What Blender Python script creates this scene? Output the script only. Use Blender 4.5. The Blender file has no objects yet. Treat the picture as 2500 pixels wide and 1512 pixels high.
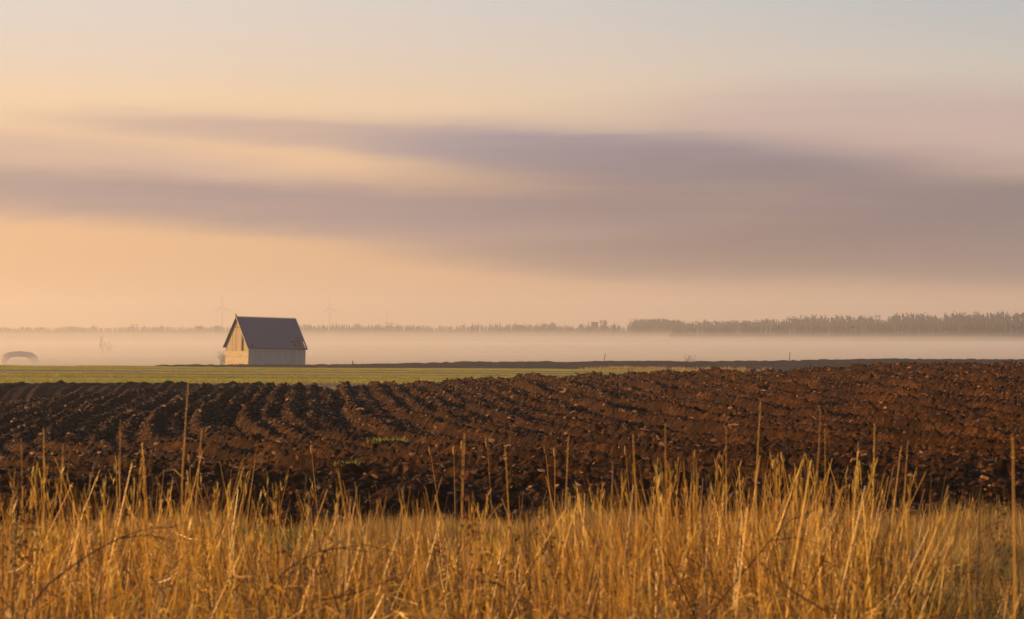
import bpy, math, random
import numpy as np
from mathutils import Vector, Matrix

R = math.radians
random.seed(11)
rng = np.random.default_rng(11)
scene = bpy.context.scene
COL = scene.collection

# ------------------------------------------------------------------ camera
CAM_Z = 2.0
cam_d = bpy.data.cameras.new('camera')
cam = bpy.data.objects.new('camera', cam_d)
COL.objects.link(cam)
cam.location = (0, 0, CAM_Z)
cam.rotation_euler = (R(90.0) + 44.0 / 6944.0, 0, 0)
cam_d.lens = 100
cam_d.sensor_width = 36
cam_d.clip_start = 0.5
cam_d.clip_end = 60000
cam_d.dof.use_dof = True
cam_d.dof.focus_distance = 300
cam_d.dof.aperture_fstop = 10.0
scene.camera = cam

# ------------------------------------------------------------------ node helper
class S:
    """a socket with arithmetic"""
    def __init__(s, tree, sock): s.t = tree; s.k = sock
    def _m(s, op, *o, clamp=False):
        n = s.t.nodes.new('ShaderNodeMath'); n.operation = op; n.use_clamp = clamp
        for i, v in enumerate((s,) + o):
            if isinstance(v, S): s.t.links.new(v.k, n.inputs[i])
            else: n.inputs[i].default_value = v
        return S(s.t, n.outputs[0])
    def __add__(s, o): return s._m('ADD', o)
    __radd__ = __add__
    def __sub__(s, o): return s._m('SUBTRACT', o)
    def __rsub__(s, o): return s._m('MULTIPLY', -1.0)._m('ADD', o)
    def __mul__(s, o): return s._m('MULTIPLY', o)
    __rmul__ = __mul__
    def __truediv__(s, o): return s._m('DIVIDE', o)
    def clamp(s): return s._m('ADD', 0.0, clamp=True)
    def sqrt(s): return s._m('SQRT')
    def sin(s): return s._m('SINE')
    def pow(s, e): return s._m('POWER', e)
    def smooth(s, a, b, lo=0.0, hi=1.0):
        n = s.t.nodes.new('ShaderNodeMapRange'); n.interpolation_type = 'SMOOTHSTEP'
        s.t.links.new(s.k, n.inputs['Value'])
        n.inputs['From Min'].default_value = a; n.inputs['From Max'].default_value = b
        n.inputs['To Min'].default_value = lo; n.inputs['To Max'].default_value = hi
        return S(s.t, n.outputs['Result'])

def lin(c):
    return tuple(((v / 255.0) / 12.92 if v / 255.0 <= 0.04045 else ((v / 255.0 + 0.055) / 1.055) ** 2.4) for v in c)

def noise(tree, vec, scale, detail=3.0, rough=0.5, dist=0.0):
    n = tree.nodes.new('ShaderNodeTexNoise')
    n.inputs['Scale'].default_value = scale; n.inputs['Detail'].default_value = detail
    n.inputs['Roughness'].default_value = rough; n.inputs['Distortion'].default_value = dist
    if vec is not None: tree.links.new(vec, n.inputs['Vector'])
    return S(tree, n.outputs[0])

def ramp(tree, fac, stops, interp='LINEAR'):
    n = tree.nodes.new('ShaderNodeValToRGB'); n.color_ramp.interpolation = interp
    el = n.color_ramp.elements
    while len(el) < len(stops): el.new(0.5)
    for e, (p, c) in zip(el, stops):
        e.position = p; e.color = (c[0], c[1], c[2], 1)
    tree.links.new(fac.k, n.inputs['Fac'])
    return n.outputs['Color']

def mix(tree, fac, a, b, mode='MIX'):
    n = tree.nodes.new('ShaderNodeMix'); n.data_type = 'RGBA'; n.blend_type = mode
    for sock, v in ((n.inputs['Factor'], fac), (n.inputs['A'], a), (n.inputs['B'], b)):
        if isinstance(v, S): tree.links.new(v.k, sock)
        elif isinstance(v, bpy.types.NodeSocket): tree.links.new(v, sock)
        elif isinstance(v, (tuple, list)): sock.default_value = (v[0], v[1], v[2], 1)
        else: sock.default_value = v
    return n.outputs['Result']

def combine(tree, x, y, z):
    n = tree.nodes.new('ShaderNodeCombineXYZ')
    for i, v in enumerate((x, y, z)):
        if isinstance(v, S): tree.links.new(v.k, n.inputs[i])
        else: n.inputs[i].default_value = v
    return n.outputs[0]

# ------------------------------------------------------------------ sun + sky
SUN_EL = 11.0                       # degrees above the horizon
SUN_AZ = -72.0                     # degrees from straight ahead, negative = left
sun_dir = Vector((math.sin(R(SUN_AZ)) * math.cos(R(SUN_EL)), math.cos(R(SUN_AZ)) * math.cos(R(SUN_EL)), math.sin(R(SUN_EL))))
sd = bpy.data.lights.new('sun', 'SUN')
sd.energy = 5.0
sd.angle = R(0.6)
sd.color = (1.0, 0.53, 0.17)
sun = bpy.data.objects.new('sun', sd)
COL.objects.link(sun)
sun.rotation_euler = (-sun_dir).to_track_quat('-Z', 'Y').to_euler()
sun.location = (-60, 0, 40)

world = bpy.data.worlds.new('World')
scene.world = world
world.use_nodes = True
world.cycles.sampling_method = 'NONE'
wt = world.node_tree
wt.nodes.clear()
w_out = wt.nodes.new('ShaderNodeOutputWorld')
w_bg = wt.nodes.new('ShaderNodeBackground')
w_bg.inputs['Strength'].default_value = 0.1
wt.links.new(w_bg.outputs[0], w_out.inputs[0])
sky = wt.nodes.new('ShaderNodeTexSky')
sky.sky_type = 'NISHITA'
sky.sun_disc = False
sky.sun_elevation = R(SUN_EL)
sky.sun_rotation = R(SUN_AZ)
sky.air_density = 1.2
sky.dust_density = 2.5
tc = wt.nodes.new('ShaderNodeTexCoord')
sep = wt.nodes.new('ShaderNodeSeparateXYZ')
wt.links.new(tc.outputs['Generated'], sep.inputs[0])
dx, dy, dz = (S(wt, sep.outputs[i]) for i in range(3))
az = dx._m('ARCTAN2', dy) * 57.2958            # degrees right of the view axis
el = dz._m('ARCSINE') * 57.2958
nv = combine(wt, dx * 7.0, dy * 7.0, dz * 55.0)
n1 = noise(wt, nv, 1.0, 4.0, 0.55)
nv2 = combine(wt, dx * 3.1 + 7.0, dy * 3.1, dz * 30.0)
n2 = noise(wt, nv2, 1.0, 3.0, 0.5)
nv3 = combine(wt, dx * 22.0, dy * 22.0 + 3.0, dz * 210.0)
n3 = noise(wt, nv3, 1.0, 4.0, 0.55)
# thin high veil: warm near the sun's side and the horizon, cooler above
toward_sun = (dx * math.sin(R(SUN_AZ)) + dy * math.cos(R(SUN_AZ)))
t = (toward_sun * 2.3 - 0.02).smooth(0.1, 1.0)
e_fac = (el.clamp() * 0.0 + (el._m('MAXIMUM', 0.0) / 90.0)).sqrt()       # sqrt spreads the low sky
def E(d): return math.sqrt(d / 90.0)
left = ramp(wt, e_fac, [(0, lin((222, 164, 108))), (E(0.8), lin((224, 168, 114))), (E(2.2), lin((228, 177, 132))), (E(3.6), lin((234, 192, 154))),
                        (E(4.6), lin((239, 205, 170))), (E(5.4), lin((228, 206, 188))), (E(6.6), lin((218, 208, 202))), (E(12), lin((214, 210, 206))),
                        (E(30), lin((120, 138, 170))), (1, lin((70, 92, 140)))])
right = ramp(wt, e_fac, [(0, lin((196, 146, 116))), (E(0.8), lin((198, 148, 120))), (E(2.2), lin((208, 166, 138))), (E(3.6), lin((213, 184, 160))),
                         (E(4.6), lin((204, 192, 180))), (E(5.4), lin((196, 191, 186))), (E(6.6), lin((176, 184, 192))), (E(12), lin((172, 182, 192))),
                         (E(30), lin((106, 126, 162))), (1, lin((70, 92, 140)))])
veil = mix(wt, t, right, left)
veil10 = mix(wt, 1.0, veil, (6.2, 6.2, 6.2), 'MULTIPLY')
col = mix(wt, 0.88, sky.outputs[0], veil10)
# stratus bands drifting low over the plain: (azimuth, elevation, half length, half depth, tilt, opacity, colour), degrees
def PXA(x): return (x - 1250) * 0.00825
def PXE(y): return (800 - y) * 0.00825
bands = [
    (2260, 325, 760, 105, 0.02, 0.66, (188, 166, 167)),
    (850, 335, 680, 42, 0.055, 0.58, (160, 143, 153)),
    (240, 420, 560, 66, 0.08, 0.52, (172, 154, 160)),
    (1560, 385, 560, 66, 0.07, 0.90, (140, 137, 155)),
    (400, 492, 1050, 56, 0.035, 0.88, (122, 116, 134)),
    (1300, 560, 520, 95, 0.08, 0.78, (124, 116, 133)),
    (1900, 520, 760, 150, 0.05, 0.86, (106, 101, 119)),
    (2700, 560, 900, 105, -0.06, 0.92, (58, 61, 92)),
    (2150, 648, 1000, 48, 0.02, 0.90, (72, 72, 95)),
    (3600, 520, 1500, 120, 0.0, 0.75, (112, 110, 122)),
    (-1500, 470, 1500, 90, 0.0, 0.7, (170, 150, 150)),
]
wisp = noise(wt, combine(wt, dx * 9.0, dy * 9.0, dz * 330.0 + n2 * 4.0), 1.0, 5.0, 0.6).smooth(0.2, 0.8, 0.86, 1.10)
for (bx, by, hw, hh, tilt, op, c) in bands:
    a0, e0 = PXA(bx), PXE(by)
    da = az - a0 + (n2 - 0.5) * 5.0
    de = el - e0 + da * tilt + (n1 - 0.5) * 0.85 + (n3 - 0.5) * 0.22
    r = ((da / (hw * 0.00825)).pow(2.0) + (de / (hh * 0.00825)).pow(2.0)).sqrt()
    f = (r.smooth(1.55, 0.45, 0.0, op) * wisp).clamp()
    lc = lin(c)
    col = mix(wt, f, col, tuple(v * 5.9 for v in lc))
# the same kind of cloud, loosely streaked over the rest of the sky
hi = combine(wt, dx * 2.2, dy * 2.2, dz * 9.0)
nh = noise(wt, hi, 1.0, 5.0, 0.55)
fh = nh.smooth(0.52, 0.75, 0.0, 0.45) * el.smooth(7.0, 16.0)
col = mix(wt, fh, col, tuple(v * 5.9 for v in lin((178, 168, 168))))
wt.links.new(col, w_bg.inputs['Color'])

scene.view_settings.view_transform = 'Standard'
scene.view_settings.look = 'None'
scene.view_settings.exposure = 0.8
scene.view_settings.gamma = 1.0
scene.view_settings.use_curve_mapping = False
cy = scene.cycles
cy.use_denoising = True
cy.max_bounces = 5
cy.diffuse_bounces = 2
cy.glossy_bounces = 2
cy.transmission_bounces = 3
cy.volume_bounces = 2
cy.transparent_max_bounces = 6
cy.sample_clamp_indirect = 6
cy.caustics_reflective = False
cy.caustics_refractive = False

# ------------------------------------------------------------------ mesh + tag helpers
F = 6944.0
def at(px, py, Y):
    """photo column/row at forward distance Y -> place on the land"""
    return Vector(((px - 1250) / F * Y, Y, CAM_Z - (py - 800) / F * Y))

def tag(o, label=None, cat=None, group=None, kind=None):
    if label: o['label'] = label
    if cat: o['category'] = cat
    if group: o['group'] = group
    if kind: o['kind'] = kind
    return o

def empty(name, loc=(0, 0, 0), rz=0.0):
    o = bpy.data.objects.new(name, None)
    o.empty_display_size = 0.3
    COL.objects.link(o); o.location = loc; o.rotation_euler = (0, 0, rz)
    return o

def link_mesh(name, me, mat=None, parent=None, smooth=False, loc=None):
    o = bpy.data.objects.new(name, me)
    COL.objects.link(o)
    if mat is not None and len(me.materials) == 0: me.materials.append(mat)
    if smooth: me.polygons.foreach_set('use_smooth', [True] * len(me.polygons))
    if parent is not None: o.parent = parent
    if loc is not None: o.location = loc
    return o

def mesh_np(name, V, Q=None, T=None):
    """numpy verts, quads and/or triangles -> mesh data"""
    me = bpy.data.meshes.new(name)
    V = np.asarray(V, dtype=np.float32)
    nq = 0 if Q is None else len(Q); nt = 0 if T is None else len(T)
    idx = np.concatenate([np.asarray(Q, dtype=np.int32).ravel() if nq else np.zeros(0, np.int32),
                          np.asarray(T, dtype=np.int32).ravel() if nt else np.zeros(0, np.int32)])
    starts = np.concatenate([np.arange(nq) * 4, nq * 4 + np.arange(nt) * 3]).astype(np.int32)
    me.vertices.add(len(V)); me.vertices.foreach_set('co', V.ravel())
    me.loops.add(len(idx)); me.loops.foreach_set('vertex_index', idx)
    me.polygons.add(nq + nt); me.polygons.foreach_set('loop_start', starts)
    me.update(calc_edges=True)
    me.validate()
    return me

class MB:
    """collects boxes, tubes, strips; builds ONE mesh"""
    def __init__(s): s.v = []; s.f = []; s.tone = []
    def add(s, V, Fs, tone=0.5):
        b = len(s.v); s.v += [tuple(p) for p in V]; s.f += [tuple(i + b for i in f) for f in Fs]; s.tone += [tone] * len(V)
    def box(s, x0, x1, y0, y1, z0, z1):
        s.add([(x0, y0, z0), (x1, y0, z0), (x1, y1, z0), (x0, y1, z0), (x0, y0, z1), (x1, y0, z1), (x1, y1, z1), (x0, y1, z1)],
              [(0, 3, 2, 1), (4, 5, 6, 7), (0, 1, 5, 4), (1, 2, 6, 5), (2, 3, 7, 6), (3, 0, 4, 7)])
    def prism(s, poly, d):
        """poly: 3-D corners of one face, d: extrusion vector"""
        n = len(poly); d = Vector(d)
        V = [Vector(p) for p in poly] + [Vector(p) + d for p in poly]
        s.add(V, [tuple(range(n))[::-1], tuple(range(n, 2 * n))] + [(i, (i + 1) % n, n + (i + 1) % n, n + i) for i in range(n)])
    def tube(s, pts, rad, sides=4, tone=0.5, cap=True):
        P = [Vector(p) for p in pts]; V = []; Fs = []
        for i, p in enumerate(P):
            d = (P[min(i + 1, len(P) - 1)] - P[max(i - 1, 0)])
            d = d.normalized() if d.length > 1e-9 else Vector((0, 0, 1))
            a = d.cross(Vector((0, 1, 0)) if abs(d.y) < 0.9 else Vector((1, 0, 0))).normalized(); b = d.cross(a)
            r = rad[i] if isinstance(rad, (list, tuple)) else rad
            for k in range(sides):
                th = 2 * math.pi * k / sides
                V.append(p + a * (math.cos(th) * r) + b * (math.sin(th) * r))
        for i in range(len(P) - 1):
            for k in range(sides):
                k2 = (k + 1) % sides
                Fs.append((i * sides + k, i * sides + k2, (i + 1) * sides + k2, (i + 1) * sides + k))
        if cap and sides > 2:
            Fs.append(tuple(range(sides))[::-1]); Fs.append(tuple(range((len(P) - 1) * sides, len(P) * sides)))
        s.add(V, Fs, tone)
    def strip(s, pts, wid, side, tone=0.5):
        """flat blade along pts, widened along vector side"""
        V = []; Fs = []; side = Vector(side)
        for i, p in enumerate(pts):
            w = wid[i] if isinstance(wid, (list, tuple)) else wid
            V += [Vector(p) - side * w * 0.5, Vector(p) + side * w * 0.5]
        for i in range(len(pts) - 1): Fs.append((2 * i, 2 * i + 1, 2 * i + 3, 2 * i + 2))
        s.add(V, Fs, tone)
    def mesh(s, name, tone=False):
        me = bpy.data.meshes.new(name); me.from_pydata(s.v, [], s.f); me.update()
        if tone:
            a = me.attributes.new('tone', 'FLOAT', 'POINT'); a.data.foreach_set('value', s.tone)
        return me
    def build(s, name, mat, parent=None, smooth=False, tone=False, loc=None):
        return link_mesh(name, s.mesh(name, tone), mat, parent, smooth, loc)

# ------------------------------------------------------------------ numpy noise
def _hash(ix, iy, seed):
    h = (ix.astype(np.int64) * 374761393 + iy.astype(np.int64) * 668265263 + seed * 982451653) & 0x7fffffff
    h = ((h ^ (h >> 13)) * 1274126177) & 0x7fffffff
    return ((h ^ (h >> 16)) & 0xffff) / 65535.0
def vnoise(x, y, seed=0):
    ix = np.floor(x); iy = np.floor(y); fx = x - ix; fy = y - iy
    fx = fx * fx * fx * (fx * (fx * 6 - 15) + 10); fy = fy * fy * fy * (fy * (fy * 6 - 15) + 10)
    a = _hash(ix, iy, seed); b = _hash(ix + 1, iy, seed); c = _hash(ix, iy + 1, seed); d = _hash(ix + 1, iy + 1, seed)
    return (a + (b - a) * fx) * (1 - fy) + (c + (d - c) * fx) * fy - 0.5
def sstep(x, a, b):
    t = np.clip((x - a) / (b - a), 0, 1); return t * t * (3 - 2 * t)

# ------------------------------------------------------------------ lie of the land (camera stands over the origin, y runs away from it)
def ztab(Y, tab):
    xs = np.array([(p - 1250) / F * Y for p, _ in tab]); zs = np.array([CAM_Z - (q - 800) / F * Y for _, q in tab])
    return xs, zs
YC = 95.0
cx, cz = ztab(YC, [(-900, 1010), (-300, 1000), (0, 984), (150, 971), (300, 961), (450, 953), (600, 946), (740, 940), (1000, 938), (1150, 928), (1300, 924),
                   (1500, 923), (1700, 919), (1900, 912), (2100, 903), (2300, 895), (2500, 891), (2900, 880), (3500, 870)])
YB = 465.0
bx_, bz_ = ztab(YB, [(-2500, 905), (-200, 905), (200, 898), (300, 894), (400, 890), (560, 888.5), (750, 888), (860, 886), (1050, 884), (1220, 880), (1400, 881),
                     (1560, 879), (1750, 880), (1950, 878), (2000, 876), (2200, 874), (2500, 875), (4500, 872)])
def z_field(X, Y):
    zc = np.interp(X * YC / np.maximum(Y, 60), cx, cz)
    w = sstep(Y, 24, 92)
    near = zc * w + (-0.06) * (1 - w)
    near = near - 0.20 * np.exp(-((Y - 32.5) / 3.0) ** 2) + 0.03 * np.exp(-((Y - 42) / 6.0) ** 2)
    u = np.maximum(Y - YC, 0)
    z = near - 0.055 * (u - 12 * (1 - np.exp(-u / 12)))
    # a swale on the left and the field's far shoulder behind it
    sh = sstep(-X, 5.5, 11.0)
    top = -0.27 + 0.0 * X
    shoulder = top - 0.9 * np.exp(-((Y - 106) / 7.0) ** 2) - 0.045 * np.maximum(Y - 124, 0) - 0.035 * np.maximum(-X - 24, 0)
    k = sh * sstep(Y, 100, 112)
    return z * (1 - k) + np.maximum(shoulder, z) * k
def z_green(X, Y):
    zb = np.interp(X * 420 / np.maximum(Y, 100), [(p - 1250) / F * 420 for p in (-800, 0, 860, 1700, 3200)],
                   [CAM_Z - (q - 800) / F * 420 for q in (893, 893, 900, 905, 903)])
    u = (Y - 172) / (420 - 172)
    return -1.62 + (zb + 1.62) * u
def z_brown(X, Y):
    zb = np.interp(X * YB / np.maximum(Y, 300), bx_, bz_)
    zf = z_green(X, np.minimum(Y, 405.0))
    u = np.clip((Y - 405) / (YB - 405), 0, 1)
    z = zf + (zb - zf) * (u ** 0.8)
    return z - 0.026 * np.maximum(Y - YB, 0) - 0.00008 * np.maximum(Y - YB, 0) ** 2
def z_valley(X, Y):
    return -8.0 + 0.25 * vnoise(X / 160.0, Y / 160.0, 5) + 0.12 * vnoise(X / 45.0, Y / 45.0, 6)
def z_land(X, Y):
    z = np.where(Y < 26, -0.06, z_field(X, np.clip(Y, 26, 128)) - 0.45 * sstep(Y, 30.3, 31.8))
    z = z + 0.03 * vnoise(X / 1.7, Y / 1.7, 9) * sstep(26 - Y, -2, 2)
    g = z_green(X, np.maximum(Y, 150)) - 0.05
    k = sstep(Y, 128, 172); z = z * (1 - k) + g * k
    b = np.maximum(z_brown(X, np.maximum(Y, 300)) - 0.75, -8.2)
    k = sstep(Y, 396, 412); z = z * (1 - k) + b * k
    k = sstep(Y, 520, 660); z = z * (1 - k) + z_valley(X, Y) * k
    return z

# ------------------------------------------------------------------ materials
def new_mat(name):
    m = bpy.data.materials.new(name); m.use_nodes = True
    t = m.node_tree; t.nodes.clear()
    o = t.nodes.new('ShaderNodeOutputMaterial')
    return m, t, o
def principled(t, o, colour, rough=0.85, spec=0.2, bump=None, dist=0.02, strength=0.6):
    p = t.nodes.new('ShaderNodeBsdfPrincipled')
    if isinstance(colour, (tuple, list)): p.inputs['Base Color'].default_value = (*colour[:3], 1)
    else: t.links.new(colour, p.inputs['Base Color'])
    if isinstance(rough, S): t.links.new(rough.k, p.inputs['Roughness'])
    else: p.inputs['Roughness'].default_value = rough
    p.inputs['Specular IOR Level'].default_value = spec
    if bump is not None:
        b = t.nodes.new('ShaderNodeBump'); b.inputs['Strength'].default_value = strength; b.inputs['Distance'].default_value = dist
        t.links.new(bump.k, b.inputs['Height']); t.links.new(b.outputs[0], p.inputs['Normal'])
    t.links.new(p.outputs[0], o.inputs['Surface'])
    return p
def pos(t):
    g = t.nodes.new('ShaderNodeNewGeometry'); return g.outputs['Position']
def posxyz(t):
    s = t.nodes.new('ShaderNodeSeparateXYZ'); t.links.new(pos(t), s.inputs[0])
    return [S(t, s.outputs[i]) for i in range(3)]
def objrand(t):
    n = t.nodes.new('ShaderNodeObjectInfo'); return S(t, n.outputs['Random'])
def attr(t, name):
    n = t.nodes.new('ShaderNodeAttribute'); n.attribute_name = name; return S(t, n.outputs['Fac'])

def mat_soil(name='ploughed_soil', dark=(0.0080, 0.0034, 0.0013), mid=(0.027, 0.0112, 0.0034), light=(0.175, 0.076, 0.0200)):
    m, t, o = new_mat(name)
    p = pos(t)
    a = noise(t, p, 0.55, 5, 0.6); b = noise(t, p, 9.0, 5, 0.65); c = noise(t, p, 38.0, 3, 0.6)
    f = (a * 0.45 + b * 0.75 - 0.1).clamp()
    colr = ramp(t, f, [(0.28, dark), (0.52, mid), (0.80, light)])
    principled(t, o, colr, 0.9, 0.06, b * 0.7 + c * 0.3, 0.06, 0.9)
    return m
def mat_clod():
    m, t, o = new_mat('soil_clod')
    r = objrand(t); p = pos(t); b = noise(t, p, 22.0, 4, 0.6)
    f = (r * 0.6 + b * 0.6 - 0.1).clamp()
    colr = ramp(t, f, [(0.15, (0.018, 0.009, 0.004)), (0.5, (0.060, 0.027, 0.009)), (0.78, (0.20, 0.095, 0.030)), (0.97, (0.42, 0.26, 0.12))])
    principled(t, o, colr, 0.6, 0.16, b, 0.03, 0.7)
    return m
def mat_far_soil():
    m, t, o = new_mat('distant_soil')
    p = pos(t); x, y, z = posxyz(t)
    v = combine(t, x * 0.25, y * 0.05, 0.0)
    a = noise(t, v, 1.0, 6, 0.65); b = noise(t, p, 1.1, 4, 0.7); c = noise(t, p, 0.06, 2, 0.5)
    f = (a * 0.5 + b * 0.4 + c * 0.3 - 0.1).clamp()
    colr = ramp(t, f, [(0.3, (0.014, 0.008, 0.006)), (0.55, (0.030, 0.018, 0.012)), (0.85, (0.085, 0.058, 0.040))])
    principled(t, o, colr, 0.9, 0.1, b, 0.5, 0.8)
    return m
def mat_green():
    m, t, o = new_mat('young_crop')
    p = pos(t); x, y, z = posxyz(t)
    wob = noise(t, combine(t, x * 0.012, y * 0.012, 0.0), 1.0, 2, 0.5)
    ph = (y + (wob - 0.5) * 55.0 + x * 0.10)
    st = ((ph * (6.2832 / 42.0)).sin() * 0.15 + 0.3)
    fine = noise(t, combine(t, x * 0.05, y * 0.55, 0.0), 1.0, 5, 0.6)
    grain = noise(t, combine(t, x * 2.2, y * 0.8, 0.0), 1.0, 4, 0.7)
    patch = noise(t, combine(t, x * 0.02, y * 0.03, 4.0), 1.0, 3, 0.5)
    f = (st * 0.42 + fine * 0.55 + grain * 0.38 + patch * 0.3 - 0.36).clamp()
    colr = ramp(t, f, [(0.12, (0.10, 0.075, 0.045)), (0.38, (0.15, 0.115, 0.060)), (0.62, (0.19, 0.155, 0.070)), (0.9, (0.25, 0.21, 0.085))])
    principled(t, o, colr, 0.8, 0.15, grain * 0.7 + fine * 0.3, 0.35, 0.9)
    return m
def mat_ground():
    m, t, o = new_mat('bare_ground')
    p = pos(t); x, y, z = posxyz(t)
    a = noise(t, p, 1.6, 5, 0.6); b = noise(t, p, 14.0, 4, 0.6)
    f = (a * 0.6 + b * 0.5 - 0.05).clamp()
    near = ramp(t, f, [(0.3, (0.050, 0.030, 0.014)), (0.55, (0.13, 0.085, 0.040)), (0.75, (0.20, 0.145, 0.075))])
    gpatch = noise(t, p, 0.55, 4, 0.6).smooth(0.55, 0.66) * 0.8
    near = mix(t, gpatch, near, (0.075, 0.085, 0.018))
    s = noise(t, combine(t, x * 0.004, y * 0.02, 0.0), 1.0, 4, 0.6)
    far = ramp(t, s, [(0.3, (0.055, 0.045, 0.028)), (0.5, (0.12, 0.10, 0.055)), (0.7, (0.20, 0.17, 0.10))])
    colr = mix(t, y.smooth(60, 160), near, far)
    principled(t, o, colr, 0.9, 0.1, a * 0.5 + b * 0.5, 0.04, 0.7)
    return m
def mat_straw(name, stops, trans=0.42, rough=0.38, spec=0.5):
    m, t, o = new_mat(name)
    f = (attr(t, 'tone') * 0.72 + objrand(t) * 0.28).clamp()
    g = noise(t, pos(t), 9.0, 2, 0.5)
    colr = ramp(t, (f + (g - 0.5) * 0.15).clamp(), stops)
    p = t.nodes.new('ShaderNodeBsdfPrincipled'); t.links.new(colr, p.inputs['Base Color'])
    p.inputs['Roughness'].default_value = rough; p.inputs['Specular IOR Level'].default_value = spec
    tr = t.nodes.new('ShaderNodeBsdfTranslucent'); t.links.new(colr, tr.inputs['Color'])
    mx = t.nodes.new('ShaderNodeMixShader'); mx.inputs[0].default_value = trans
    t.links.new(p.outputs[0], mx.inputs[1]); t.links.new(tr.outputs[0], mx.inputs[2]); t.links.new(mx.outputs[0], o.inputs['Surface'])
    return m
def mat_plain(name, colour, rough=0.8, spec=0.2, var=0.35, scale=3.0, bump=0.0, rnd=0.7):
    m, t, o = new_mat(name)
    n = noise(t, pos(t), scale, 4, 0.6); r = objrand(t)
    f = ((n - 0.5) * 1.6 + (r - 0.5) * rnd + 0.5).clamp()
    a = tuple(c * (1 - var) for c in colour); b = tuple(min(1, c * (1 + var)) for c in colour)
    colr = ramp(t, f, [(0.1, a), (0.9, b)])
    principled(t, o, colr, rough, spec, n if bump else None, bump, 0.6)
    return m

STRAW = mat_straw('dead_straw', [(0.0, (0.045, 0.018, 0.006)), (0.25, (0.28, 0.145, 0.030)), (0.55, (0.62, 0.37, 0.056)), (0.9, (0.94, 0.68, 0.12))])
FINE = mat_straw('fine_dead_grass', [(0.0, (0.14, 0.078, 0.024)), (0.4, (0.34, 0.22, 0.062)), (1.0, (0.60, 0.42, 0.12))], 0.4)
GREENB = mat_straw('green_grass_blades', [(0.0, (0.07, 0.085, 0.012)), (0.5, (0.14, 0.16, 0.020)), (1.0, (0.27, 0.27, 0.036))], 0.4)
CROPB = mat_straw('young_crop_blades', [(0.0, (0.13, 0.138, 0.019)), (0.5, (0.275, 0.28, 0.030)), (1.0, (0.45, 0.42, 0.052))], 0.4)
CANE = mat_plain('dark_cane', (0.035, 0.017, 0.010), 0.7, 0.3, 0.4, 12.0)
SEED = mat_plain('seed_head_fluff', (0.36, 0.20, 0.07), 0.9, 0.1, 0.5, 60.0, 0.01)
SOIL = mat_soil(); CLOD = mat_clod(); FARSOIL = mat_far_soil(); CROP = mat_green(); GROUND = mat_ground()
BARK = mat_plain('bare_twigs', (0.085, 0.055, 0.035), 0.9, 0.1, 0.4, 2.0)
NEEDLE = mat_plain('dark_needles', (0.014, 0.018, 0.018), 0.95, 0.02, 0.4, 0.3)
BARE = mat_plain('bare_crown', (0.060, 0.045, 0.032), 0.9, 0.1, 0.4, 0.3)
STEEL = mat_plain('grey_steel', (0.20, 0.19, 0.19), 0.6, 0.3, 0.1, 1.0)
WHITE = mat_plain('turbine_white', (0.22, 0.21, 0.21), 0.5, 0.3, 0.06, 0.1)

# ------------------------------------------------------------------ ground sheet
def sheet(name, Xs_of, Ys, zf, mat, kind='structure', smooth=True):
    """grid: Ys rows, Xs_of(row Y) columns"""
    Xg = np.stack([Xs_of(Y) for Y in Ys]); Yg = np.repeat(np.asarray(Ys)[:, None], Xg.shape[1], 1)
    Z = zf(Xg, Yg)
    nr, nc = Xg.shape
    V = np.stack([Xg, Yg, Z], -1).reshape(-1, 3)
    i = np.arange(nr - 1)[:, None] * nc + np.arange(nc - 1)[None, :]
    Q = np.stack([i, i + 1, i + nc + 1, i + nc], -1).reshape(-1, 4)
    me = mesh_np(name, V, Q)
    o = link_mesh(name, me, mat, None, smooth)
    return tag(o, kind=kind)

ysl = np.unique(np.concatenate([-np.geomspace(10, 9000, 24)[::-1], np.linspace(-8, 8, 5), np.linspace(9, 26, 28), np.linspace(27, 35, 24), np.linspace(36, 130, 70), np.linspace(133, 420, 60),
                                np.linspace(422, 700, 90), np.geomspace(710, 9000, 80)]))
def xs_land(Y):
    w = max(40.0, abs(Y) * 0.34)
    return np.concatenate([-np.geomspace(w * 1.05, 9000, 14)[::-1], np.linspace(-w, w, 121), np.geomspace(w * 1.05, 9000, 14)])
ground = sheet('ground', xs_land, ysl, z_land, GROUND)

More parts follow.
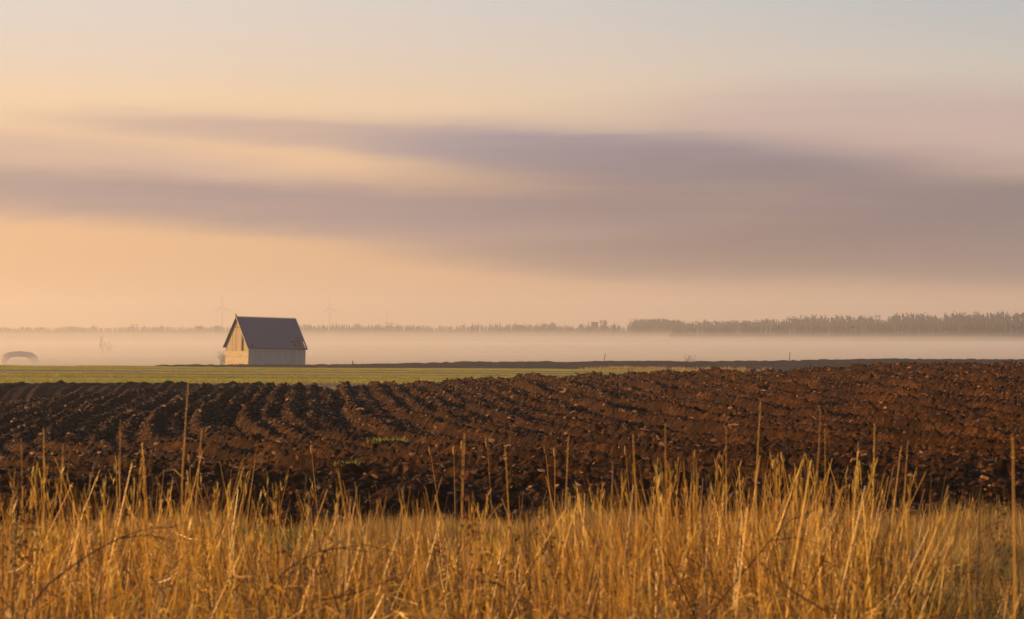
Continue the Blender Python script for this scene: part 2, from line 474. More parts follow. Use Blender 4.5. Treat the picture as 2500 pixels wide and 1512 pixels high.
# ------------------------------------------------------------------ ploughed field: furrows, slices, clods in relief
def field_relief(X, Y):
    wx = X + 0.30 * vnoise(X / 3.1, Y / 6.5, 21) + 0.07 * vnoise(X / 0.6, Y / 0.9, 22)
    wy = Y + 0.30 * vnoise(X / 2.5, Y / 2.0, 23)
    phi = (wx + 0.062 * wy - 6.2 * np.exp(-(wy - 40.0) / 8.0)) / 0.54
    p = phi - np.floor(phi)
    ridge = np.where(p < 0.62, p / 0.62, (1 - p) / 0.38)
    ridge = ridge * ridge * (3 - 2 * ridge)
    k = np.floor(phi)
    amp = 0.09 + 0.17 * (_hash(k, np.floor(wy * 0), 31)) * (0.55 + 0.9 * (vnoise(k * 3.3, Y / 2.4, 32) + 0.5))
    phi2 = (wy + 0.09 * wx + 0.5 * vnoise(X / 3.0, Y / 3.0, 24)) / 0.95
    p2 = phi2 - np.floor(phi2)
    ridge2 = 0.5 - 0.5 * np.cos(2 * np.pi * p2)
    head = 1 - sstep(Y + 4.0 * vnoise(X / 4.0, Y / 4.0, 25), 36.0, 46.0)
    g5 = phi / 5.0 + 0.12 * vnoise(X / 6.0, Y / 9.0, 35); g5 = (g5 - np.round(g5)) * 5.0
    groove = 0.17 * np.exp(-(g5 / 0.42) ** 2) * (0.6 + 0.8 * (vnoise(X / 5.0, Y / 12.0, 36) + 0.5))
    amp = amp * (1.0 + 0.35 * sstep(X, -4, 6))
    h = (ridge * amp - groove) * (1 - head) + ridge2 * (0.10 + 0.16 * (vnoise(X / 1.1, Y / 1.1, 26) + 0.3)) * head
    lump = 0.15 * vnoise(X / 1.4, Y / 1.4, 27)
    c1 = np.abs(vnoise(X / 0.33, Y / 0.42, 28)) * 2; c2 = np.abs(vnoise(X / 0.15, Y / 0.19, 29)) * 2
    c3 = vnoise(X / 0.075, Y / 0.10, 33); c4 = vnoise(X / 0.24, Y / 0.30, 34)
    h = h * 1.0 + lump * 0.45 + 0.030 * (c1 - 0.4) + 0.046 * (c2 - 0.4) + 0.075 * c3 + 0.045 * c4 + head * 0.13 * (vnoise(X / 0.6, Y / 0.5, 30))
    quiet = sstep(Y, 100, 112) * sstep(-X, 5.5, 11.0)
    return h * (1 - 0.45 * quiet)
def z_plough(X, Y):
    z = z_field(X, Y) + field_relief(X, Y) - 0.19
    e = sstep(Y, 29.4, 31.2) * sstep(-Y, -134, -129)
    return z * e + (z_field(X, Y) - 0.75) * (1 - e)
ysf = [28.0]
while ysf[-1] < 134: ysf.append(ysf[-1] + 0.030 + 0.0010 * ysf[-1] + (0.08 if ysf[-1] > 103 else 0))
ysf = np.array(ysf)
field = sheet('ploughed_field', lambda Y: np.linspace(-0.235, 0.235, 800) * max(Y, 34), ysf, z_plough, SOIL, smooth=False)

# ------------------------------------------------------------------ fields beyond
sheet('crop_field', lambda Y: np.linspace(-0.42, 0.30, 240) * Y, np.concatenate([np.linspace(146, 300, 160), np.linspace(301, 424, 90)]),
      lambda X, Y: z_green(X, Y) + 0.10 * vnoise(X / 1.3, Y / 2.2, 41) + 0.12 * np.sin((Y + X * 0.1) * 6.2832 / 42) + 0.05 * vnoise(X / 0.5, Y / 0.9, 42), CROP)
def z_brownrough(X, Y):
    return z_brown(X, Y) + 0.26 * vnoise(X / 0.9, Y / 1.2, 43) + 0.22 * vnoise(X / 2.6, Y / 3.0, 44) + 0.2 * vnoise(X / 9.0, Y / 9.0, 45) - 0.22
def brown_edge(X, Y):
    z = z_brownrough(X, Y)
    edge = 409 + 10 * vnoise(X / 30.0, X * 0.0, 46) - 175 * sstep(X / Y, 0.078, 0.092)
    return np.where(Y < edge, z_green(X, Y) - 0.5, z)
sheet('far_ploughed_field', lambda Y: np.linspace(-0.165, 0.30, 620) * Y, np.concatenate([np.linspace(228, 394, 70), np.linspace(396, 520, 160)]), brown_edge, FARSOIL)

# ------------------------------------------------------------------ the barn
def mat_wood(name, a, b, c, stain=0.3):
    m, t, o = new_mat(name)
    tcn = t.nodes.new('ShaderNodeTexCoord'); sp = t.nodes.new('ShaderNodeSeparateXYZ'); t.links.new(tcn.outputs['Object'], sp.inputs[0])
    x, y, z = (S(t, sp.outputs[i]) for i in range(3))
    g = noise(t, combine(t, x * 14.0, y * 14.0, z * 0.9), 1.0, 4, 0.6)
    s = noise(t, combine(t, x * 1.1, y * 1.1, z * 0.8), 1.0, 4, 0.6)
    f = (g * 0.55 + s * 0.5 + (objrand(t) - 0.5) * 0.25).clamp()
    colr = ramp(t, f, [(0.25, a), (0.5, b), (0.8, c)])
    principled(t, o, colr, 0.85, 0.15, g, 0.02, 0.6)
    return m
WOODG = mat_wood('gable_wood', (0.20, 0.165, 0.115), (0.31, 0.265, 0.19), (0.43, 0.37, 0.27))
WOODF = mat_wood('grey_wall_wood', (0.29, 0.27, 0.255), (0.36, 0.335, 0.31), (0.43, 0.40, 0.37))
SHING = mat_plain('weathered_shingles', (0.37, 0.32, 0.23), 0.85, 0.15, 0.5, 3.0, 0.05, rnd=0.12)
ROOFM = mat_plain('slate_grey_roofing', (0.040, 0.060, 0.108), 0.75, 0.25, 0.18, 1.2)
DARKM = mat_plain('dark_timber_and_shade', (0.030, 0.024, 0.020), 0.9, 0.1, 0.3, 3.0)
LATHM = mat_plain('lath_wood', (0.15, 0.13, 0.12), 0.9, 0.1, 0.3, 3.0)
PALE = mat_plain('pale_gap_light', (0.52, 0.44, 0.36), 0.8, 0.1, 0.1, 3.0)

TH = 32.0
c0 = at(606, 889, 478.0)
barn = empty('barn', (c0.x, c0.y, -4.55), R(TH))
barn.rotation_euler = (0, R(1.55), R(TH))
tag(barn, 'weathered wooden barn with steep slate grey roof and a hole in it, standing in mist', 'barn')
L, W, HE, HR = 10.8, 8.8, 3.36, 8.30       # length, width, eave and ridge height
def roof_z(v):                             # underside of the roof at depth v
    return HE + (HR - HE) * (1 - abs(v - W / 2) / (W / 2)) - 0.05
# backing walls (inner skin) so that board gaps read dark
b = MB(); b.box(0.12, L - 0.12, 0.10, 0.16, 0, HE - 0.05); fw = b.build('front_wall', DARKM, barn)
b = MB(); b.prism([(0.10, 0.16, 0), (0.10, W - 0.1, 0), (0.10, W - 0.1, HE - 0.12), (0.10, W / 2, HR - 0.2), (0.10, 0.16, HE - 0.12)], (0.05, 0, 0)); gw = b.build('gable_wall', DARKM, barn)
b = MB(); b.prism([(L, 0.0, 0), (L, W, 0), (L, W, HE - 0.12), (L, W / 2, HR - 0.15), (L, 0.0, HE - 0.12)], (-0.1, 0, 0)); b.build('rear_gable_wall', DARKM, barn)  # coloured dark to paint the interior shade seen through the roof hole
b = MB(); b.box(0.1, L - 0.1, W - 0.1, W, 0, HE - 0.05); b.build('back_wall', WOODF, barn)
# front boards
x = 0.0; k = 0
while x < L - 0.05:
    wd = random.uniform(0.20, 0.30); x1 = min(x + wd, L)
    gap = 0.006 if random.random() < 0.8 else 0.02
    b = MB(); top = HE - 0.02; dy = random.uniform(0.0, 0.02)
    b.box(x, x1 - gap, 0.0 + dy, 0.04 + dy, random.uniform(0, 0.06), top)
    o = b.build('board', WOODF, fw); x = x1
# door frame lines on the front wall
for (xa, xb, za, zb) in ((3.05, 5.25, 3.04, 3.10), (3.05, 5.25, 2.72, 2.77), (5.9, 7.2, 2.86, 2.91), (3.02, 3.12, 0.2, 3.0), (5.22, 5.30, 0.2, 3.0)):
    b = MB(); b.box(xa, xb, -0.06, -0.003, za, zb); b.build('door_batten', WOODF, fw)
b = MB(); b.box(6.72, 6.86, -0.03, -0.003, 0.55, 1.22); tag(b.build('gap_light_patch', PALE, fw), 'small pale upright patch painted as light through a gap in the grey front wall')  # pale colour painted in for light showing through a wall gap
b = MB(); b.box(6.50, 6.58, -0.03, -0.003, 1.42, 1.58); b.build('gap_light_patch', PALE, fw)
# gable: shingled lower part, upright boards above
SPL = 2.55
nrow = 11
for r in range(nrow):
    z0 = SPL * r / nrow; z1 = SPL * (r + 1) / nrow
    b = MB(); b.prism([(0.06, 0.0, z0), (0.040, 0.0, z0), (0.040, 0.0, z0 + 0.002), (0.048, 0.0, z1 - 0.004), (0.06, 0, z1 - 0.004)], (0, W, 0)); b.build('shingle_course', SHING, gw)
b = MB(); b.box(-0.02, 0.06, 0.02, W - 0.02, SPL - 0.02, SPL + 0.06); b.build('band_board', WOODG, gw)
v = 0.02; boards = []
while v < W - 0.05:
    wd = random.uniform(0.34, 0.52); v1 = min(v + wd, W - 0.02); boards.append((v, v1)); v = v1
for i, (va, vb) in enumerate(boards):
    mid = 0.5 * (va + vb)
    if 2.05 < mid < 2.55: continue                       # the missing board
    gap = 0.03 if 5.2 > mid > 4.6 or 6.6 < mid < 7.1 else 0.012
    if 6.0 < mid < 6.4: gap = 0.10
    vb2 = vb - gap; dx_ = random.uniform(0, 0.025)
    za, zb = roof_z(va) - 0.04, roof_z(vb2) - 0.04
    poly = [(dx_, va, SPL + 0.062), (dx_, vb2, SPL + 0.062), (dx_, vb2, zb)] + ([(dx_, W / 2, roof_z(W / 2) - 0.04)] if va < W / 2 < vb2 else []) + [(dx_, va, za)]
    b = MB(); b.prism(poly, (0.035, 0, 0)); b.build('board', WOODG, gw)
b = MB(); b.box(-0.02, -0.002, 3.35, 5.45, 6.55, 6.63); b.build('cross_batten', DARKM, gw)
# roof slopes as thin shells; the front one has a hole where roofing is gone
OV, OG = 0.34, 0.32                                      # eave and gable overhang
dirv = Vector((0, -W / 2, HE - HR)); sl = dirv.length; dn = dirv / sl
def rp(u, q, lift=0.0, side=1):
    """u along the ridge, q metres down the slope"""
    p = Vector((u, W / 2 + side * dn.y * q, HR + dn.z * q))
    nrm = Vector((0, -side * (HR - HE), W / 2)).normalized()
    return p + nrm * lift
SL = sl + OV
us = np.linspace(-OG, L + 0.28, 49); qs = np.linspace(0, SL, 33)
def hole(u, q):
    fu = (u + OG) / (L + OG + 0.28); fq = q / SL
    lim = 0.785 + 0.03 * math.sin(q * 9)
    if 0.735 < fq < 0.975 and fu > lim and fu < 0.975: return True
    if 0.63 < fq <= 0.735 and fu > 0.875 + 0.02 * math.sin(q * 11) and fu < 0.955: return True
    if 0.92 < fq < 0.965 and 0.055 < fu < 0.10: return True
    return False
V = []; Fs = []
def cell(mb, ua, ub, qa, qb, side, lift0=0.05, lift1=0.10):
    V = [rp(ua, qa, lift0, side), rp(ub, qa, lift0, side), rp(ub, qb, lift0, side), rp(ua, qb, lift0, side),
         rp(ua, qa, lift1, side), rp(ub, qa, lift1, side), rp(ub, qb, lift1, side), rp(ua, qb, lift1, side)]
    mb.add(V, [(0, 3, 2, 1), (4, 5, 6, 7), (0, 1, 5, 4), (1, 2, 6, 5), (2, 3, 7, 6), (3, 0, 4, 7)])
front = MB()
for i in range(len(us) - 1):
    for j in range(len(qs) - 1):
        if hole(0.5 * (us[i] + us[i + 1]), 0.5 * (qs[j] + qs[j + 1])): continue
        lft = 0.018 * (j % 2) + 0.006 * random.random()
        cell(front, us[i], us[i + 1], qs[j], qs[j + 1], 1, 0.05, 0.10 + lft)
rf = front.build('roof', ROOFM, barn)
back = MB(); cell(back, -OG, L + 0.28, 0, SL, -1); back.build('back_roof', ROOFM, barn)
b = MB(); b.box(-OG - 0.02, L + 0.3, W / 2 - 0.16, W / 2 + 0.16, HR + 0.10, HR + 0.17); b.build('ridge_cap', ROOFM, rf)
b = MB(); b.tube([(-OG + 0.12, W / 2, HR + 0.10), (-OG - 0.03, W / 2, HR + 0.42), (-OG - 0.15, W / 2, HR + 0.62)], [0.14, 0.10, 0.03], 6); b.build('ridge_spike', DARKM, rf)
for side in (1, -1):                                     # verge boards on the lit gable
    a = [rp(-OG - 0.03, 0.0, -0.10, side), rp(-OG - 0.03, SL, -0.10, side), rp(-OG - 0.03, SL, 0.11, side), rp(-OG - 0.03, 0.0, 0.11, side)]
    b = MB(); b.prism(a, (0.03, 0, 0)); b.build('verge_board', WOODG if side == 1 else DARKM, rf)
for q in np.arange(0.62 * SL, 0.985 * SL, 0.40):        # laths bared by the hole
    b = MB(); ua = L * 0.74; V = []
    cell(b, ua, L + 0.2, q, q + 0.085, 1, 0.0, 0.045); b.build('lath', LATHM, rf)
for u in (8.35, 9.35, 10.3):
    b = MB(); cell(b, u, u + 0.13, 0.45 * SL, 0.985 * SL, 1, -0.14, -0.004); b.build('rafter', LATHM, rf)
b = MB(); cell(b, -OG, L + 0.28, SL - 0.02, SL + 0.02, 1, -0.05, 0.12); b.build('eave_board', DARKM, rf)

# ------------------------------------------------------------------ bare shrubs, weeds
def bare_shrub(name, loc, h, spread, stems, label, cat='shrub', seed=1, thick=0.02, mat=BARK, lean=0.0):
    rd = random.Random(seed); root = empty(name, loc)
    st = MB(); tw = MB()
    def grow(p, d, ln, r, lev):
        q = p + d * ln * 0.55; e = q + (d + Vector((rd.uniform(-.25, .25), rd.uniform(-.25, .25), rd.uniform(-.05, .25)))).normalized() * ln * 0.5
        (st if lev == 0 else tw).tube([p, q, e], [r, r * 0.8, r * 0.5], 3)
        if lev < 3:
            for _ in range(3 if lev else 4):
                bp = p.lerp(e, rd.uniform(0.35, 1.0))
                nd = (d + Vector((rd.uniform(-.8, .8), rd.uniform(-.8, .8), rd.uniform(-.1, .5)))).normalized()
                grow(bp, nd, ln * rd.uniform(0.45, 0.7), r * 0.55, lev + 1)
    for _ in range(stems):
        a = rd.uniform(0, 6.28); s = rd.uniform(0.1, 1) * spread
        d = Vector((math.cos(a) * s + lean, math.sin(a) * s, 1)).normalized()
        grow(Vector((math.cos(a) * 0.1 * stems ** .5 * h * .2, math.sin(a) * 0.1 * h * .4, 0)), d, h * rd.uniform(0.5, 0.75), thick, 0)
    st.build('stem', mat, root); tw.build('twigs', mat, root)
    return tag(root, label, cat)
def gz(px, Y):
    X = (px - 1250) / F * Y
    return X, float(z_land(np.array([X]), np.array([float(Y)]))[0])
X, Z = gz(543, 489); bare_shrub('bare_shrub', (X, 489, Z - 0.1), 2.9, 0.35, 6, 'bare leafless shrub pressed against the left corner of the barn', seed=4, thick=0.035)
X, Z = gz(1683, 500); bare_shrub('bare_shrub', (X, 500, Z), 1.9, 0.45, 7, 'bare leafless shrub on the far brown field, the larger of two there', seed=9, thick=0.022)
X, Z = gz(1704, 502); bare_shrub('bare_shrub', (X, 502, Z), 1.4, 0.5, 6, 'smaller bare shrub just right of the larger one on the far brown field', seed=12, thick=0.02)
X, Z = gz(1765, 500); bare_shrub('bare_shrub', (X, 500, Z), 0.75, 0.8, 9, 'low tuft of bare twigs right of the two bare shrubs', seed=14, thick=0.016)
X, Z = gz(250, 1020); bare_shrub('misty_tree', (X, 1020, Z), 5.6, 0.22, 2, 'leaning bare tree nearly lost in the mist left of the barn', 'tree', seed=22, thick=0.065, lean=-0.12)
X, Z = gz(266, 1030); bare_shrub('misty_tree', (X, 1030, Z), 4.4, 0.22, 2, 'shorter bare tree nearly lost in the mist, right of its leaning neighbour', 'tree', seed=25, thick=0.05)

# fence posts on the far field
def post(px, ytop, Y, h, r, lean, label, name='fence_post'):
    p = at(px, ytop, Y); root = empty(name, (p.x, Y, p.z - h))
    b = MB(); b.tube([(0, 0, -0.3), (lean * 0.5, 0, h * 0.5), (lean, 0, h - 0.06)], [r, r, r * 0.9], 6); b.build('shaft', BARK, root)
    b = MB(); b.tube([(lean * 0.99, 0, h - 0.062), (lean, 0, h)], [r * 0.95, r * 0.55], 6); b.build('tip', BARK, root)
    return tag(root, label, 'post')
post(1475, 863, 488, 1.45, 0.055, 0.20, 'thin leaning wooden post on the far brown field, left of the bare shrubs')
post(1927, 860, 488, 1.2, 0.055, 0.12, 'thin wooden post on the far brown field, right of the bare shrubs')
post(861, 881, 466, 0.55, 0.09, 0.03, 'short stub of a post on the far field right of the barn', 'post_stub')
# heap of soil on the crest
b = MB(); rd = random.Random(3)
rings = 6; seg = 18; V = []; Fs = []
for i in range(rings + 1):
    r = 1.7 * (1 - i / rings); zz = 0.62 * (i / rings) ** 0.8
    for k in range(seg):
        a = 6.2832 * k / seg; j = rd.uniform(0.8, 1.2)
        V.append((r * j * math.cos(a) * 1.3, r * j * math.sin(a), zz * rd.uniform(0.8, 1.1) - 0.1))
for i in range(rings):
    for k in range(seg): Fs.append((i * seg + k, i * seg + (k + 1) % seg, (i + 1) * seg + (k + 1) % seg, (i + 1) * seg + k))
b.add(V, Fs); X, Z = gz(2030, 470); o = b.build('soil_heap', FARSOIL, loc=(X, 470, Z)); tag(o, 'low heap of soil on the crest of the far brown field', 'heap')

# arched shelter at the left, half lost in mist
AY = 775.0; pa = at(45, 886, AY); arch = empty('arched_shelter', (pa.x, AY, -8.4))
def archpts(off):
    pts = []
    for i in range(17):
        a = math.pi * i / 16; c, s = math.cos(a), math.sin(a)
        pts.append((math.copysign(abs(c) ** 0.72, c) * (5.05 - off), (abs(s) ** 0.62) * (3.9 - off)))
    return pts
oa, ia = archpts(0.0), archpts(1.5)
for nm, ya, yb, sh in (('cover', 0.0, 3.0, 0.0),):
    b = MB(); V = []; Fs = []
    for (px_, pz_) in oa: V += [(px_, ya, pz_), (px_, yb, pz_)]
    for (px_, pz_) in ia: V += [(px_, ya, max(pz_, 0)), (px_, yb, max(pz_, 0))]
    n = len(oa)
    for i in range(n - 1):
        a, c = 2 * i, 2 * (i + 1); d, e = 2 * n + 2 * i, 2 * n + 2 * (i + 1)
        Fs += [(a, a + 1, c + 1, c), (d, e, e + 1, d + 1), (a, c, e, d), (a + 1, d + 1, e + 1, c + 1)]
    b.add(V, Fs); b.build('cover', mat_plain('shelter_cover', (0.70, 0.62, 0.50), 0.8, 0.2, 0.2, 1.0), arch, True)
for i in (2, 5, 8, 11, 14):
    b = MB(); b.tube([(oa[i][0] * 1.005, -0.03, oa[i][1] * 1.005), (oa[i][0] * 1.005, 3.03, oa[i][1] * 1.005)], 0.05, 5); b.build('purlin', STEEL, arch)
tag(arch, 'arched tunnel shelter half lost in mist behind the green field at far left', 'shelter')

# ------------------------------------------------------------------ far things above the mist
def turbine(px, yhub, Y, rot, label):
    p = at(px, yhub, Y); root = empty('wind_turbine', (p.x, Y, -8.0)); H = p.z + 8.0; RB = 26.5 / F * Y
    b = MB(); b.tube([(0, 0, 0), (0, 0, H * 0.5), (0, 0, H - 1)], [2.1, 1.7, 1.25], 10); b.build('tower', WHITE, root, True)
    b = MB(); b.box(-1.4, 1.4, -2.5, 5.0, H - 1.4, H + 1.5); b.build('nacelle', WHITE, root)
    b = MB(); b.tube([(0, -2.6, H), (0, -4.2, H), (0, -5.0, H)], [1.3, 1.0, 0.2], 8); hb = b.build('hub', WHITE, root, True)
    for k in range(3):
        a = R(rot + 120 * k); d = Vector((math.sin(a), 0, math.cos(a))); s = Vector((math.cos(a), 0, -math.sin(a)))
        c = Vector((0, -3.6, H)); pts = [(0.5, 0.9, 0), (0.12, 0.9, 0), (0.2, 1.35, 0), (0.6, 0.95, 0), (1.0, 0.3, 0)]
        b = MB(); V = []; Fs = []
        for fr, w, _ in ((0.0, 1.5, 0), (0.06, 1.7, 0), (0.2, 2.9, 0), (0.6, 2.1, 0), (1.0, 0.7, 0)):
            m_ = c + d * (fr * RB)
            V += [m_ - s * w * 0.4 + Vector((0, -0.25, 0)), m_ + s * w * 0.6 + Vector((0, -0.1, 0)), m_ + s * w * 0.6 + Vector((0, 0.1, 0)), m_ - s * w * 0.4 + Vector((0, 0.25, 0))]
        for i in range(4):
            for k2 in range(4): Fs.append((4 * i + k2, 4 * i + (k2 + 1) % 4, 4 * i + 4 + (k2 + 1) % 4, 4 * i + 4 + k2))
        Fs += [(0, 3, 2, 1), (16, 17, 18, 19)]
        b.add(V, Fs); b.build('blade', WHITE, hb)
    return tag(root, label, 'wind turbine', 'wind turbines on the horizon')
turbine(543, 750, 7000, -3, 'faint wind turbine on the horizon above the left slope of the barn roof')
turbine(805, 752, 7000, -4, 'faint wind turbine on the horizon right of the barn')

def pylon(px, ytop, Y, label, wdt=18.0):
    p = at(px, ytop, Y); root = empty('power_pylon', (p.x, Y, -8.0)); H = p.z + 8.0
    hw = wdt * 0.5 / F * Y
    for s in (-1, 1):
        b = MB(); b.tube([(s * hw * 0.62, 0, 0), (s * hw * 0.55, 0, H + 1.2)], [0.42, 0.30], 6); b.build('pole', BARK, root)
    b = MB(); b.box(-hw * 1.25, hw * 1.25, -0.25, 0.25, H - 0.5, H); b.build('crossarm', BARK, root)
    for s in (-1, 1):
        b = MB(); b.tube([(s * hw * 0.6, -0.35, H * 0.55), (-s * hw * 0.58, -0.35, H * 0.82)], 0.16, 5); b.build('brace', BARK, root)
    for s in (-1.1, 0, 1.1):
        b = MB(); b.tube([(s * hw, 0, H - 0.5), (s * hw, 0, H - 2.2)], [0.14, 0.2], 5); b.build('insulator', STEEL, root)
    return tag(root, label, 'pylon', 'wooden power pylons on the horizon')
pylon(328, 792.5, 3900, 'faint H-shaped power pylon above the treeline left of the barn')
pylon(951, 789.5, 3800, 'faint H-shaped power pylon at the foot of the thin mast')
pylon(2143, 771.5, 2600, 'H-shaped power pylon in the gap of the dark wood at right', 13)
p = at(945, 753, 6800); mast = empty('radio_mast', (p.x, 6800, -8.0)); H = p.z + 8
b = MB(); b.tube([(0, 0, 0), (0, 0, H)], [0.9, 0.7], 4); b.build('lattice_shaft', STEEL, mast)
for zz in (0.72, 0.9, 0.97):
    b = MB(); b.box(-1.4, 1.4, -0.8, 0.8, H * zz, H * zz + 1.6); b.build('antenna', STEEL, mast)
tag(mast, 'thin tall radio mast rising over the treeline right of the turbines', 'mast')

# ------------------------------------------------------------------ trees
def conifer_mesh(h, w, rd, dens=46):
    cr = MB(); tr = MB()
    tr.tube([(0, 0, 0), (0, 0, h * 0.5), (0, 0, h)], [h * 0.016, h * 0.010, h * 0.002], 5)
    for i in range(dens):
        f = (i + rd.random()) / dens; z = h * (0.10 + 0.88 * f)
        r = w * (1 - f) ** 1.15 * rd.uniform(0.55, 1.1) + 0.03 * w
        a = i * 2.4 + rd.uniform(-.4, .4); ca, sa = math.cos(a), math.sin(a)
        th = h * 0.045 + 0.10 * r
        tip = (ca * r, sa * r, z - r * rd.uniform(0.15, 0.5)); hw = r * 0.42 + 0.15
        cr.add([(0, 0, z + th), (-sa * hw + ca * r * .45, ca * hw + sa * r * .45, z - th * .6), tip, (sa * hw + ca * r * .45, -ca * hw + sa * r * .45, z - th * .6), (0, 0, z - th)],
               [(0, 1, 2), (0, 2, 3), (4, 2, 1), (4, 3, 2), (0, 3, 4), (0, 4, 1)])
    return tr, cr
def broad_mesh(h, w, rd, bare=True, n=210):
    cr = MB(); tr = MB()
    tr.tube([(0, 0, 0), (0.1, 0, h * 0.35), (0, 0.1, h * 0.8)], [h * 0.022, h * 0.016, h * 0.004], 5)
    lobes = [(Vector((rd.uniform(-.5, .5) * w, rd.uniform(-.5, .5) * w, h * rd.uniform(0.45, 0.82))), w * rd.uniform(0.32, 0.55)) for _ in range(7)]
    for _ in range(9):
        a = rd.uniform(0, 6.28); e = Vector((math.cos(a) * w * rd.uniform(.3, .85), math.sin(a) * w * rd.uniform(.3, .85), h * rd.uniform(.55, .93)))
        tr.tube([(0, 0, h * rd.uniform(0.2, 0.5)), tuple(e * 0.6 + Vector((0, 0, h * 0.12))), tuple(e)], [h * 0.012, h * 0.008, h * 0.002], 4)
    for _ in range(n):
        c, r = rd.choice(lobes)
        d = Vector((rd.gauss(0, 1), rd.gauss(0, 1), rd.gauss(0, 0.8))); d.normalize()
        p = c + d * r * rd.uniform(0.35, 1.0); s = w * rd.uniform(0.05, 0.13)
        u = Vector((rd.gauss(0, 1), rd.gauss(0, 1), rd.gauss(0, 1))).normalized(); v = u.cross(d + Vector((.01, .02, .03))).normalized()
        cr.add([p - u * s, p + v * s * .8, p + u * s, p - v * s * .8], [(0, 1, 2, 3)])
    return tr, cr
def tree(px, ytop, Y, w, kind, label, seed, zb=-8.2):
    rd = random.Random(seed); p = at(px, ytop, Y); h = p.z - zb
    root = empty('conifer_tree' if kind == 'c' else 'broadleaf_tree', (p.x, Y, zb))
    tr, cr = conifer_mesh(h, w, rd, 60) if kind == 'c' else broad_mesh(h, w, rd, True, 260)
    tr.build('trunk', BARK, root); cr.build('crown', NEEDLE if kind == 'c' else BARE, root)
    return tag(root, label, 'tree', 'trees standing out of the far treeline')
tree(1153, 784.5, 3300, 3.4, 'c', 'pointed conifer standing highest left of centre on the far treeline', 51)
tree(1167, 788, 3300, 1.8, 'c', 'small narrow conifer just right of the first pointed conifer', 52)
tree(1196, 784.5, 3300, 2.6, 'c', 'slim pointed conifer, middle of the row above the centre treeline', 53)
tree(1221, 783.5, 3300, 4.0, 'c', 'broad pointed conifer right of the slim one on the centre treeline', 54)
tree(1271, 787, 3300, 6.0, 'b', 'low round bare tree right of the pointed conifers', 55)
tree(1329, 780.5, 3200, 4.4, 'b', 'tall thin bare tree left of its wide neighbour on the treeline', 56)
tree(1345, 783.0, 3200, 5.2, 'b', 'wide bare tree beside the tall thin bare one on the treeline', 57)
tree(1437, 783.0, 3100, 3.0, 'c', 'small conifer beside the low flat-roofed house', 58)
tree(1472, 776.5, 3000, 6.4, 'b', 'large dense round tree right of the low flat-roofed house', 59)
tree(1500, 783.5, 3000, 2.4, 'c', 'small pointed conifer between the dense round tree and the square wood', 60)
tree(1866, 773.5, 2700, 3.2, 'b', 'left crown of the square-topped clump above the right treeline', 61)
tree(1874, 773, 2700, 3.2, 'b', 'right crown of the square-topped clump above the right treeline', 62)
tree(1822, 777, 2700, 4.6, 'b', 'domed tree left of the square-topped clump', 63)
# far low house
p = at(1452, 786.5, 3050); hs = empty('far_house', (p.x, 3050, -8.2)); H = p.z + 8.2
HOUSE = mat_plain('house_wall', (0.14, 0.11, 0.095), 0.8, 0.1, 0.1, 0.2)
b = MB(); b.box(-3.6, 3.6, 0, 6, 0, H - 1.2); b.build('wall', HOUSE, hs)
b = MB(); b.prism([(-4.2, -0.5, H - 1.2), (4.2, -0.5, H - 1.2), (3.6, 3.0, H), (-3.6, 3.0, H)], (0, 0.4, 0.12)); b.prism([(-3.6, 3.45, H), (3.6, 3.45, H), (4.2, 6.9, H - 1.2), (-4.2, 6.9, H - 1.2)], (0, 0, 0.12)); b.build('roof', ROOFM, hs)
for xx in (-2.2, 0.3, 2.2):
    b = MB(); b.box(xx - 0.5, xx + 0.5, -0.03, -0.004, H - 3.2, H - 1.9); b.build('window', DARKM, hs)
tag(hs, 'low dark house roof among the trees of the centre treeline', 'house')

# woods that read as one mass
def wood(name, prof, dist, rows, step, kinds, seed, zb=-8.3, jit=0.16, off=0.0):
    rd = random.Random(seed); all_v = []; all_f = []; base = 0
    protos = []
    for i in range(7):
        if i < 5: tr, cr = conifer_mesh(1.0, 1.0, rd, 24)
        else: tr, cr = broad_mesh(1.0, 1.0, rd, True, 70)
        me = cr.v + tr.v; fc = cr.f + [tuple(k + len(cr.v) for k in f) for f in tr.f]
        protos.append((np.array(me, dtype=np.float32), fc))
    Vs = []; Fs = []
    pxs = [p for p, _ in prof]; tops = [q for _, q in prof]
    for r_ in list(range(rows)) + [-1, -2]:
        x = pxs[0] + rd.random() * 5
        while x < pxs[-1]:
            D = np.interp(x, [a for a, _ in dist], [b for _, b in dist]) + r_ * 30 + rd.uniform(-14, 14)
            top = np.interp(x, pxs, tops) + off; p = at(x, top, D)
            h = max(4.0, (p.z - zb) * (1 - abs(rd.gauss(0, jit)) + 0.10 * math.sin(x * 0.11 + r_) * math.sin(x * 0.037) * jit * 6))
            k = rd.randrange(5) if rd.random() < kinds and r_ >= 0 else 5 + rd.randrange(2)
            if r_ < 0: h *= rd.uniform(0.4, 0.72)
            w = h * (rd.uniform(0.18, 0.36) if k < 5 else rd.uniform(0.34, 0.6))
            P, fc = protos[k]; a = rd.uniform(0, 6.28); c, s = math.cos(a), math.sin(a)
            V = np.stack([(P[:, 0] * c - P[:, 1] * s) * w + p.x, (P[:, 0] * s + P[:, 1] * c) * w + D, P[:, 2] * h + zb], -1)
            Vs.append(V); Fs += [tuple(i + base for i in f) for f in fc]; base += len(V)
            x += step * F / D * rd.uniform(0.6, 1.5)
    V = np.concatenate(Vs); me = bpy.data.meshes.new(name); me.from_pydata(V.tolist(), [], Fs); me.update()
    return tag(link_mesh(name, me, NEEDLE), kind='stuff')
